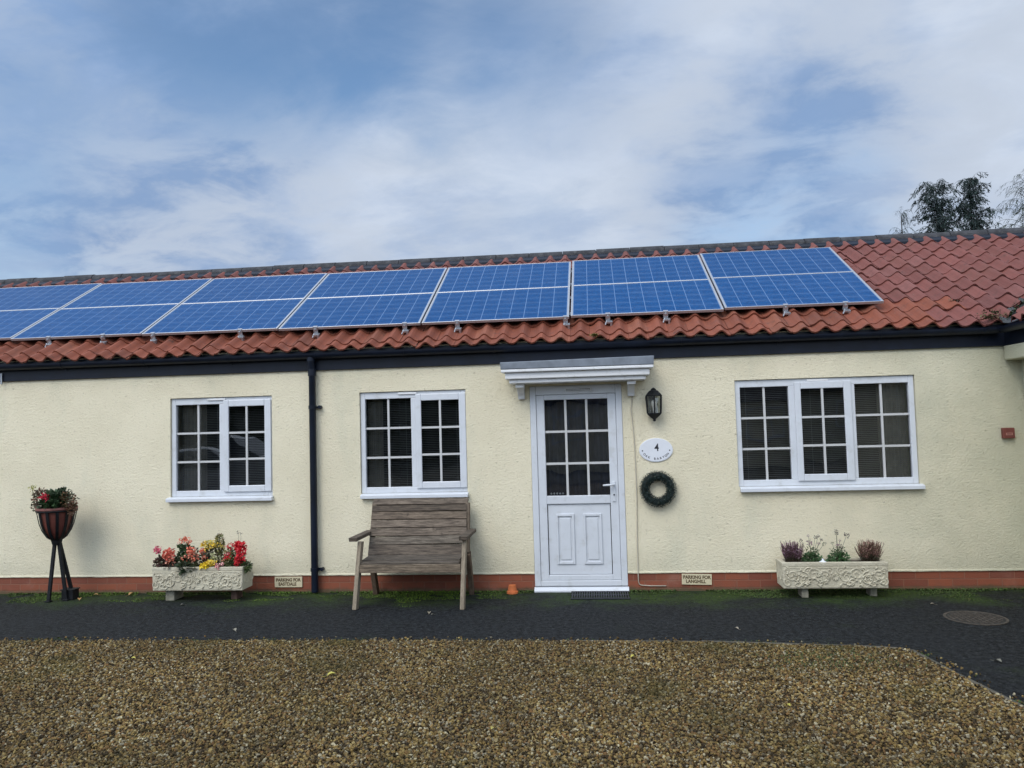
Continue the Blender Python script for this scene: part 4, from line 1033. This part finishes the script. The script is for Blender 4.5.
plant('pansy', -3.935, TY-.10, TZ, 'bright yellow pansies low on the trough rim', [], [(-.04, -.02, .025, .036, 56, [(.85, .62, .02), (.9, .7, .05)]), (.0, -.02, .038, .036, 52, [(.85, .62, .02), (.8, .55, .03)]), (.04, -.015, .055, .034, 44, YEL), (.07, -.01, .06, .024, 24, YEL)], [(0, 0, .01, .06, .03, .02, 22, GREEN, .025)])
plant('chrysanthemum', -3.865, TY+.0, TZ, 'tall olive green plant with fading brown tips in the trough', [(0, 0, .30), (.03, 0, .24), (-.04, 0, .22), (.05, 0, .28), (-.015, -.01, .34)], [(.0, 0, .33, .016, 14, [(.2, .1, .04), (.14, .12, .04)]), (.05, 0, .29, .014, 10, [(.2, .1, .04)]), (-.02, -.05, .10, .045, 40, [(.42, .42, .2), (.5, .5, .28)]), (.02, -.02, .22, .03, 30, YEL+OLIVE), (-.03, -.02, .26, .024, 22, [(.5, .42, .08), (.4, .36, .1)]), (.045, -.02, .2, .024, 20, [(.5, .42, .08)])], [(0, 0, .22, .05, .04, .10, 110, OLIVE, .026), (.0, 0, .09, .06, .05, .07, 60, [(.13, .07, .04), (.09, .09, .03), (.07, .06, .03)], .028)])
plant('begonia', -3.80, TY-.09, TZ, 'small pink begonia low on the rim beside the yellow pansies', [], [(-.01, -.03, .03, .034, 40, PINK2), (.03, -.02, .045, .018, 14, PINK2)], [(0, 0, .02, .05, .03, .03, 26, GREEN, .03)])
plant('geranium', -3.68, TY-.02, TZ, 'scarlet geranium with small round heads beside the tallest bloom', [(-.04, 0, .2), (-.05, 0, .11), (0, 0, .18), (-.09, 0, .2)], [(-.035, -.03, .215, .034, 46, REDF), (-.055, -.04, .115, .036, 50, REDF), (-.10, -.02, .21, .015, 10, PINKF)], [(-.02, 0, .12, .05, .04, .08, 40, GREEN, .03), (-.04, -.05, .04, .05, .03, .035, 40, [(.12, .13, .05), (.08, .11, .04)], .036), (.0, 0, .02, .06, .05, .03, 34, GREEN, .035)])
plant('geranium', -3.605, TY-.04, TZ, 'large scarlet geranium with tall massed blooms at the right end', [(0, 0, .12), (.02, 0, .2), (-.03, 0, .08)], [(.0, -.05, .215, .050, 80, REDF), (.025, -.05, .165, .048, 80, REDF), (.015, -.055, .11, .046, 80, REDF), (-.015, -.05, .065, .036, 50, REDF), (.03, -.04, .21, .03, 30, REDF)], [(.02, 0, .02, .07, .06, .04, 40, GREEN, .036), (.055, -.02, .01, .035, .05, .05, 44, [(.09, .13, .04), (.06, .10, .03)], .034), (-.02, 0, .1, .03, .03, .07, 26, GREEN, .03)])
plant('begonia', -4.02, TY+.01, TZ, 'small orange flowered begonia with dark leaves left of the yellow plant', [(0, 0, .15)], [(-.01, -.03, .16, .034, 44, RORA), (.02, -.04, .10, .03, 34, SALM)], [(0, 0, .06, .06, .05, .07, 70, BRONZE+GREEN, .032)])
plant('geranium', -3.745, TY-.03, TZ, 'leafy geranium with a few pale pink flowers right of the tall olive plant', [(0, 0, .14)], [(.0, -.04, .13, .026, 30, PINK2), (-.03, -.04, .08, .022, 24, SALM)], [(0, 0, .06, .06, .05, .07, 60, GREEN, .034), (.02, -.03, .13, .04, .03, .05, 30, OLIVE, .03)])
t = thing('seed_heads', (-3.70, TY+.08, TZ), 'two thin dried seed heads standing above the scarlet geraniums', 'plant'); o_ = tuple(t.location)
b = MB(); b.tube([(-3.70, TY+.08, TZ), (-3.695, TY+.08, TZ+.2), (-3.70, TY+.08, TZ+.335)], .0015, 5, True, (.35, .32, .22)); b.tube([(-3.69, TY+.08, TZ), (-3.67, TY+.08, TZ+.3)], .0015, 5, True, (.35, .32, .22)); b.build('stem', M['leafvc'], t, o_)
b = MB(); flower_head(b, (-3.70, TY+.08, TZ+.34), .018, 14, [(.12, .1, .07), (.2, .17, .12)]); flower_head(b, (-3.665, TY+.08, TZ+.315), .014, 10, [(.12, .1, .07)]); b.build('seed_head', M['petalvc'], t, o_)

def heather(x, y, z, label, cols, w_, h_, n, lean):
    t = thing('heather', (x, y, z), label, 'plant', 'heathers'); o_ = (x, y, z)
    b = MB(); f2 = MB()
    for _ in range(n):
        px_ = rp.gauss(0, w_*.36); px_ = max(-w_*.55, min(w_*.55, px_)); py_ = rp.gauss(0, .035); H = h_*rp.uniform(.55, 1.08)*(1-.12*abs(px_)/w_)
        tip = (x + px_*1.15 + rp.gauss(0, .012)+lean, y+py_*1.5, z+H); base = (x+px_*.7, y+py_*.6, z)
        b.tube([base, tip], [.002, .001], 4, True, (.07, .05, .03))
        for q in range(16):
            u = .25+.75*q/15; p = Vector(base).lerp(Vector(tip), u); a = rp.uniform(0, 6.28); c = rp.choice(cols if u > .35 else [(.05, .06, .03), (.07, .06, .04)])
            f2.leaf(p, (math.cos(a), math.sin(a), .9), (0, 0, 1), .018*(1.25-u*.6), .010, c)
    b.build('stem', M['leafvc'], t, o_); f2.build('flower_spikes', M['petalvc'], t, o_)
TZ2 = .318; TY2 = -.26
heather(1.83, TY2, TZ2, 'purple flowered heather at the left end of the stone trough', [(.20, .075, .13), (.28, .13, .2), (.13, .06, .07), (.36, .24, .30)], .14, .185, 170, .0)
heather(2.53, TY2, TZ2, 'pinkish brown heather at the right end of the stone trough', [(.33, .16, .14), (.42, .25, .2), (.26, .12, .10), (.28, .2, .12)], .155, .19, 200, .0)
def airy(x, label, tips, fx):
    t = thing('scabious', (x, TY2, TZ2), label, 'plant', 'airy plants between the heathers'); o_ = (x, TY2, TZ2)
    b = MB(); foliage(b, (x, TY2, TZ2+.035), fx, .05, .055, 150, [(.04, .10, .03), (.055, .14, .04), (.08, .15, .06)], .028); foliage(b, (x, TY2, TZ2+.1), fx*.7, .04, .05, 36, [(.09, .14, .06), (.12, .15, .08)], .022); b.build('foliage', M['leafvc'], t, o_)
    b = MB()
    for dx, dz, r_, c in tips:
        b.tube([(x+dx*.15, TY2, TZ2), (x+dx*.55, TY2-.01, TZ2+dz*.6), (x+dx, TY2-.02, TZ2+dz)], [.002, .0017, .0013], 5, True, (.10, .12, .05))
    b.build('stem', M['leafvc'], t, o_)
    b = MB()
    for dx, dz, r_, c in tips: flower_head(b, (x+dx, TY2-.02, TZ2+dz), r_*1.25, 26, c)
    b.build('flower_heads', M['petalvc'], t, o_)
DK = [(.05, .045, .04), (.09, .07, .06)]; MV = [(.20, .11, .14), (.28, .17, .2)]
airy(2.01, 'green plant with pinkish pompom flowers on thin stems', [(-.1, .21, .012, DK), (-.02, .19, .020, MV), (.03, .235, .013, DK), (.06, .25, .012, DK), (.085, .215, .011, DK), (.06, .18, .01, MV), (-.03, .25, .009, MV), (.11, .175, .013, [(.12, .14, .08)])], .085)
airy(2.245, 'green plant with dark flower heads tallest on the right', [(-.01, .29, .014, DK), (-.005, .27, .011, DK), (.085, .255, .017, DK), (.0, .155, .016, MV), (.03, .15, .014, DK), (.05, .10, .012, DK), (-.05, .18, .010, [(.12, .14, .08)]), (.02, .2, .009, MV)], .10)
b = MB(); b.lathe([(.0, 0), (.045, 0), (.05, .008), (.03, .022), (.012, .03), (.006, .045), (0, .05)], (2.085, TY2-.08, TZ2), 12)
tag(b.build('garden_ornament', M['signplate'], None, (2.085, TY2-.08, TZ2), smooth=True), 'small white ornament in the trough between the airy plants', 'ornament')

# ------------------------------------------------------------------ pot on its iron stand
px, py = -5.625, -.33
o_ = (px, py, 0); t = thing('plant_stand', o_, 'black iron stand with basket ribs holding a pot by the left wall', 'stand')
prof = [(.055, .635), (.085, .66), (.125, .725), (.152, .80), (.168, .88), (.178, .940)]
b = MB()
for k in range(12):
    a = 2*PI*(k+.25)/12; c_, s_ = math.cos(a), math.sin(a)
    pts = [Vector((px+(r_+.006)*c_, py+(r_+.006)*s_, z)) for r_, z in prof]; side = Vector((-s_, c_, 0))
    for i in range(len(pts)-1):
        nr = Vector((c_, s_, 0))*.004
        b.hexa([pts[i]-side*.0145-nr, pts[i]+side*.0145-nr, pts[i]+side*.0145+nr, pts[i]-side*.0145+nr], [pts[i+1]-side*.0145-nr, pts[i+1]+side*.0145-nr, pts[i+1]+side*.0145+nr, pts[i+1]-side*.0145+nr])
b.build('basket', M['iron'], t, o_)
b = MB(); b.tube([(px+.186*math.cos(2*PI*i/32), py+.186*math.sin(2*PI*i/32), .935) for i in range(33)], .009, 8, False); b.build('hoop', M['iron'], t, o_, smooth=True)
b = MB(); b.lathe([(0, .575), (.04, .575), (.05, .61), (.056, .636), (0, .637)], (px, py, 0), 14); b.build('hub', M['iron'], t, o_)
for fx, fy in ((-5.665, -.395), (-5.515, -.33), (-5.53, -.20)):
    b = MB(); b.beam((fx, fy, 0), (px+(fx-px)*.12 + (.012 if fx > -5.55 else -.012), py+(fy-py)*.1, .60), .034, .026); b.box(fx-.032, fx+.028, fy-.025, fy+.025, .001, .016); b.build('leg', M['iron'], t, o_, bevel=.004)
b = MB(); b.box(-5.585, -5.455, -.315, -.215, .001, .10); b.box(-5.595, -5.445, -.325, -.205, .1002, .112)
tag(b.build('weight_block', M['iron'], None, (-5.52, -.265, 0), bevel=.008), 'black block weighing down the right foot of the plant stand', 'block')
o_ = (px, py, .637); t = thing('flower_pot', o_, 'reddish brown bowl pot sitting in the black basket stand', 'pot')
b = MB(); b.lathe([(0, .637), (.048, .637), (.078, .662), (.118, .727), (.145, .80), (.161, .88), (.170, .938), (.190, .941), (.196, .950), (.192, .970), (.165, .970), (.16, .93), (0, .93)], (px, py, 0), 32); b.build('bowl', M['pot'], t, o_, smooth=True, autosmooth=35)
b = MB(); b.lathe([(0, .931), (.158, .931), (.15, .95), (0, .965)], (px, py, 0), 20); b.build('soil', M['soil'], t, o_)
plant('geranium', px-.04, py-.06, .955, 'red flowered geranium in the pot on the iron stand', [(-.01, -.05, .12), (.05, 0, .12)], [(.03, -.10, .125, .038, 60, [(.55, .012, .04), (.45, .01, .03)]), (-.05, -.09, .11, .02, 20, [(.3, .05, .04)])], [(.06, .0, .10, .11, .10, .085, 190, [(.025, .06, .022), (.04, .085, .03), (.06, .10, .045)], .042), (.05, -.06, .05, .10, .06, .05, 90, [(.025, .06, .022), (.045, .09, .03)], .045), (.12, .05, .14, .07, .06, .07, 70, [(.05, .085, .045), (.04, .07, .03)], .036)])
plant('coleus', px-.145, py-.04, .955, 'bronze trailing plant at the left of the pot with a pale spray', [(-.09, -.02, .21), (-.05, -.02, .2)], [(-.09, -.02, .215, .03, 26, [(.55, .52, .22), (.45, .44, .2)]), (-.06, -.03, .24, .022, 18, [(.5, .48, .2)]), (-.10, -.02, .17, .016, 12, [(.5, .48, .2)])], [(.0, 0, .11, .07, .09, .10, 120, [(.09, .05, .03), (.06, .07, .03), (.14, .07, .035)], .03), (-.06, 0, .02, .03, .05, .06, 30, [(.16, .09, .05), (.07, .07, .03)], .028)], head_name='flower_spray')
plant('coleus', px+.15, py-.04, .955, 'dry orange brown trailing plant at the right of the pot', [(.08, 0, .1), (.05, -.02, .16), (.1, 0, .05)], [(.09, -.02, .06, .02, 14, [(.3, .1, .06)])], [(.0, 0, .08, .09, .09, .085, 150, [(.15, .07, .03), (.10, .07, .03), (.2, .09, .04), (.06, .07, .03)], .028), (.06, -.02, .0, .03, .06, .06, 44, [(.17, .09, .05), (.12, .06, .03)], .026)])

# ------------------------------------------------------------------ on the ground
b = MB(); b.lathe([(0, .002), (.058, .002), (.058, .022), (.047, .024), (.036, .084), (.030, .086), (0, .086)], (-.878, -.075, 0), 20)
tag(b.build('plant_pot', M['terracotta'], None, (-.878, -.075, 0), smooth=True, bevel=0, autosmooth=30), 'small orange terracotta pot standing upside down left of the door', 'pot')
b = MB()
for i in range(24):
    x = -.275 + i*.0235; b.box(x, x+.013, -.345, -.065, .003, .016)
for y in (-.36, -.21, -.058): b.box(-.285, .285, y-.011, y+.011, .002, .0145)
tag(b.build('doormat', M['rubber'], None, (0, -.2, 0), bevel=.003), 'black ribbed rubber doormat on the tarmac before the front door', 'doormat')
t = thing('manhole_cover', (3.07, -1.09, 0), 'round brown iron manhole cover in the tarmac at the right', 'manhole cover'); o_ = (3.07, -1.09, 0)
b = MB(); n = 40
b.lathe([(.235, .001), (.235, .006), (.215, .006), (.215, .001)], (3.07, -1.09, 0), 40); b.build('rim', M['castiron'], t, o_)
b = MB(); b.lathe([(0, .001), (.212, .001), (.212, .004), (0, .004)], (3.07, -1.09, 0), 40); b.build('cover', M['castdark'], t, o_); b = MB()
for i in range(-5, 6):
    for j in range(-5, 6):
        x, y = i*.037, j*.037
        if x*x+y*y < .036: b.box(3.07+x-.012, 3.07+x+.012, -1.09+y-.006 if (i+j) % 2 else -1.09+y-.013, -1.09+y+.006 if (i+j) % 2 else -1.09+y+.013, .0041, .0085)
b.build('tread_pattern', M['castiron'], t, o_)
rl = random.Random(12)
def fallen(x, y, z, c, s_, label, group):
    b = MB(); a = rl.uniform(0, 6.28); d = Vector((math.cos(a), math.sin(a), .1)); q = Vector((-math.sin(a), math.cos(a), 0)); P = Vector((x, y, z))
    ring = [(0, 0), (.25, .32), (.55, .4), (.85, .2), (1, 0), (.85, -.2), (.55, -.4), (.25, -.32)]
    vs = [P + d*u*s_ + q*v_*s_*.8 + Vector((0, 0, abs(v_)*s_*.35 + .15*s_*math.sin(u*3))) for u, v_ in ring]
    b.add([P + d*.5*s_ + Vector((0, 0, .1*s_))] + vs, [(0, i+1, (i+1) % 8 + 1) for i in range(8)], c)
    b.tube([P, P - d*s_*.5], .0015, 4, True, tuple(v_*.6 for v_ in c))
    tag(b.build('fallen_leaf', M['leafvc'], None, (x, y, z)), label, 'leaf', group)
PALE = [(.24, .22, .17), (.30, .26, .19), (.2, .19, .15)]
for x, y, s_ in ((-1.55, -.93, .05), (-1.50, -.95, .035), (-3.1, -1.52, .055), (2.95, -.62, .04), (2.65, -2.25, .06), (2.72, -2.75, .05), (2.62, -2.8, .045), (-4.1, -.55, .04), (1.1, -1.45, .04)):
    fallen(x, y, .004, rl.choice(PALE), s_, 'small pale curled leaf lying on the dark tarmac', 'fallen leaves on the tarmac')
for x, y, s_ in ((-5.35, -.36, .06), (-4.95, -.14, .07), (-5.3, -.12, .05)):
    fallen(x, y, .012, (.5, .3, .12), s_, 'yellow brown leaf lying on the moss near the plant stand', 'fallen leaves on the moss')
for x, y, s_ in ((-1.86, -2.75, .06), (-.6, -3.6, .04), (-3.5, -2.4, .045), (1.05, -3.2, .04), (.2, -2.3, .04)):
    fallen(x, y, .03, rl.choice([(.5, .45, .08), (.45, .38, .1)]), s_, 'yellow leaf lying on the gravel', 'fallen leaves on the gravel')

# ------------------------------------------------------------------ conifers behind the roof
def conifer(x, y, h, spread, label, seed, dens, cols, z0=2.0, droop=1.0, tipbare=.12, lean=0):
    rc = random.Random(seed); t = thing('conifer', (x, y, 0), label, 'tree', 'trees behind the roof'); o_ = (x, y, 0)
    b = MB(); b.tube([(x, y, 0), (x, y, h*.5), (x, y, h*.85), (x, y, h*.97)], [.20, .10, .03, .010], 8); b.build('trunk', M['bark'], t, o_)
    br = MB(); lf = MB()
    n = int(dens)
    for i in range(n):
        u = (i+rc.random())/n; z = z0 + (h-z0)*u**.8; hz = (z-z0)/(h-z0)
        a = i*2.39996 + rc.uniform(-.5, .5)
        if mnoise.noise(Vector((math.cos(a)*1.4 + seed, math.sin(a)*1.4, z*1.3))) < -.15: continue
        Lb = spread*(1.12-hz*.80)*rc.uniform(.45, 1.15)
        d = Vector((math.cos(a), math.sin(a), 0)); p0 = Vector((x, y, z - Lb*.30)); pts = []
        rise = rc.uniform(.35, .75) + .25*hz
        for q in range(9):
            v_ = q/8; pts.append(p0 + d*Lb*v_ + Vector((0, 0, Lb*(rise*v_*1.3 - droop*1.0*v_**2.4))))
        br.tube(pts, [.016*(1-.85*q/8)*(1.25-u) for q in range(9)], 4, True, (.05, .05, .045))
        m_ = int(8 + Lb*17)
        for q in range(m_):
            v_ = .04 + .96*rc.random()**1.15; k_ = min(7, int(v_*8)); f_ = v_*8-k_; p = pts[k_].lerp(pts[k_+1], f_)
            sd_ = Vector((-d.y, d.x, 0))*rc.choice((-1, 1)); Ls = rc.uniform(.10, .34)*(1.15-.5*v_)
            e = p + sd_*Ls*rc.uniform(.2, .8) + d*Ls*.4 - Vector((0, 0, Ls*rc.uniform(.1, 1.1)*droop))
            mid = p.lerp(e, .5) + Vector((0, 0, .12*Ls))
            c = rc.choice(cols)
            if rc.random() < tipbare + .45*v_*v_ + .3*max(0, hz-.72)/.28:
                lf.strip([p, mid, e], .013, sd_.cross(Vector((0, 0, 1))) + Vector((.3, .3, .1)), c); continue
            for w_ in range(7):
                s_ = (w_+.5)/7; pp = p.lerp(e, s_); dd = (e-p).normalized()
                lf.leaf(pp, dd + Vector((rc.gauss(0, .5), rc.gauss(0, .5), rc.gauss(0, .35)-.1)), (rc.gauss(0, .6), rc.gauss(0, .6), 1), rc.uniform(.05, .13), rc.uniform(.016, .036), c)
    br.build('branches', M['bark'], t, o_); lf.build('crown', M['needle'], t, o_)
DKG = [(.012, .030, .028), (.02, .042, .036), (.03, .055, .046), (.010, .022, .022)]
GRG = [(.07, .09, .07), (.10, .12, .09), (.05, .07, .055)]
conifer(10.92, 17.3, 9.05, 1.75, 'dark drooping conifer with the widest crown, left of the narrow one behind the roof', 3, 260, DKG, 4.2, tipbare=.06)
conifer(11.80, 17.0, 9.05, 1.45, 'narrow dark conifer with an arching tip, right of the wide one', 5, 240, DKG, 4.2, tipbare=.06)
conifer(10.2, 18.2, 8.45, .95, 'thin wispy conifer at the left foot of the wide dark one', 9, 110, [(.03, .05, .04), (.05, .075, .055)], 3.0, tipbare=.6)
conifer(13.55, 17.2, 9.1, 2.2, 'sparse grey green weeping tree at the right edge behind the roof', 7, 210, GRG, 3.0, tipbare=.6)

# ------------------------------------------------------------------ across the yard behind the viewer: what the panes reflect
t = thing('opposite_cottage', (3.5, -21, 0), 'low cream cottage with a dark roof across the yard behind the viewer', 'cottage'); o_ = (3.5, -21, 0)
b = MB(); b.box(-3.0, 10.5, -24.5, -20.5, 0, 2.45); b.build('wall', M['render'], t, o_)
b = MB(); b.prism([(-20.25, 2.42), (-20.25, 2.5), (-22.5, 3.9), (-24.75, 2.5), (-24.75, 2.42)], 'x', -3.2, 10.7); b.build('roof', M['ridge'], t, o_)
for x in (-1.6, 1.2, 5.6, 8.6):
    b = MB(); ringbox(b, x, x+1.3, 1.0, 2.1, -.06, 0, .07, .07, .07, .07); b.box(x+.62, x+.68, -.06, 0, 1.07, 2.03); b.v = [(p[0], -20.5+.061+p[1]+.0, p[2]) for p in b.v]
    wf = b.build('window', M['upvc'], t, o_)
    b = MB(); b.quad((x+1.23, -20.49, 1.07), (x+.07, -20.49, 1.07), (x+.07, -20.49, 2.03), (x+1.23, -20.49, 2.03)); b.build('pane', M['carglass'], wf)
b = MB(); b.box(3.4, 4.3, -20.499, -20.45, .02, 2.05); b.build('door', M['upvc'], t, o_, bevel=.01)
def car(cx, cy, label):
    t = thing('parked_car', (cx, cy, 0), label, 'car'); o_ = (cx, cy, 0)
    # side outline from the tail (-x) to the nose (+x), lofted over several widths
    low = [(-2.0, .35), (-2.05, .6), (-2.0, .92), (-1.2, .96), (.75, .95), (1.55, .84), (2.0, .68), (2.05, .45), (1.98, .28), (-1.9, .26)]
    b = MB(); secs = []
    for wv, ins in ((-.82, .10), (-.86, .02), (-.80, .0), (.80, .0), (.86, .02), (.82, .10)):
        secs.append([(cx+u*(1-ins*.25), cy+wv, .6+(z-.6)*(1-ins)) for u, z in low])
    n = len(low)
    for s0, s1 in zip(secs, secs[1:]):
        for i in range(n): b.quad(s0[i], s0[(i+1) % n], s1[(i+1) % n], s1[i])
    b.add(secs[0], [tuple(range(n))]); b.add(secs[-1], [tuple(range(n-1, -1, -1))]); b.build('body', M['carpaint'], t, o_, smooth=True, autosmooth=35)
    b = MB(); g0 = [(-1.85, .93), (-1.45, 1.36), (.05, 1.40), (.95, .92)]
    b.add([(cx+u, cy+s*(.78 if z < 1 else .60), z) for s in (-1, 1) for u, z in g0], [(0, 1, 2, 3), (7, 6, 5, 4), (0, 4, 5, 1), (2, 6, 7, 3)]); b.build('window_glass', M['carglass'], t, o_)
    b = MB(); b.hexa([(cx-1.47, cy-.61, 1.355), (cx+.07, cy-.61, 1.395), (cx+.07, cy+.61, 1.395), (cx-1.47, cy+.61, 1.355)], [(cx-1.35, cy-.55, 1.425), (cx-.05, cy-.55, 1.455), (cx-.05, cy+.55, 1.455), (cx-1.35, cy+.55, 1.425)]); b.build('roof_panel', M['carpaint'], t, o_, bevel=.02)
    for sx in (-1.25, 1.28):
        for sy in (-.78, .78):
            b = MB(); b.lathe([(0, -.1), (.28, -.1), (.31, -.07), (.31, .07), (.28, .1), (0, .1)], (0, 0, 0), 24); b.v = [(cx+sx+p[0], cy+sy+p[2], .311+p[1]) for p in b.v]; wl = b.build('wheel', M['rubber'], t, o_)
            b = MB(); b.lathe([(0, -.105), (.19, -.105), (.2, -.09), (.2, .09), (.19, .105), (0, .105)], (0, 0, 0), 10); b.v = [(cx+sx+p[0], cy+sy+p[2], .311+p[1]) for p in b.v]; b.build('rim', M['steel'], wl)
    for sy in (-.6, .6):
        b = MB(); b.lathe([(0, -.03), (.09, -.03), (.10, .0), (.07, .03), (0, .04)], (0, 0, 0), 16); b.v = [(cx+1.97+p[2], cy+sy+p[0], .62+p[1]*.8) for p in b.v]; b.build('headlight', M['signplate'], t, o_)
car(-9.6, -11.6, 'silver car parked on the yard behind the viewer, reflected in the left window')
# ------------------------------------------------------------------ tall hedge across the yard behind the viewer (it darkens the window panes)
rh = random.Random(6); b = MB()
nx_, nz_ = 130, 12
for side in (0,):
    grid = []
    for i in range(nx_+1):
        x = -32 + 54*i/nx_; top = 5.2 + 1.3*mnoise.noise(Vector((x*.35, 2, 0))) + .5*mnoise.noise(Vector((x*1.3, 5, 0))); colm = []
        for q in range(nz_+1):
            z = -.02 + top*q/nz_; y = -25 + .8*mnoise.noise(Vector((x*.6, z*.6, 9))) + .35*mnoise.noise(Vector((x*2, z*2, 4))) - (.9*(q/nz_)**3)
            colm.append((x, y, z))
        colm += [(x, -27.5, top*.96), (x, -28.5, top*.7), (x, -28.7, -.02)]; grid.append(colm)
    for i in range(nx_):
        for q in range(len(grid[0])-1): b.quad(grid[i][q], grid[i+1][q], grid[i+1][q+1], grid[i][q+1], (.028, .045, .018))
for _ in range(16000):
    i = rh.randrange(nx_); q = rh.randrange(nz_+1); p = grid[i][q]; p = (p[0]+rh.uniform(-.3, .3), p[1]+rh.uniform(-.1, .15), p[2]+rh.uniform(-.3, .35))
    g = rh.random(); b.leaf(p, (rh.gauss(0, 1), 1, rh.gauss(0, 1)), (0, 0, 1), rh.uniform(.1, .22), rh.uniform(.06, .12), (.025+.03*g, .045+.045*g, .016+.015*g))
tag(b.build('hedge', M['leafvc']), 'tall dark green hedge across the yard behind the viewer', 'hedge')
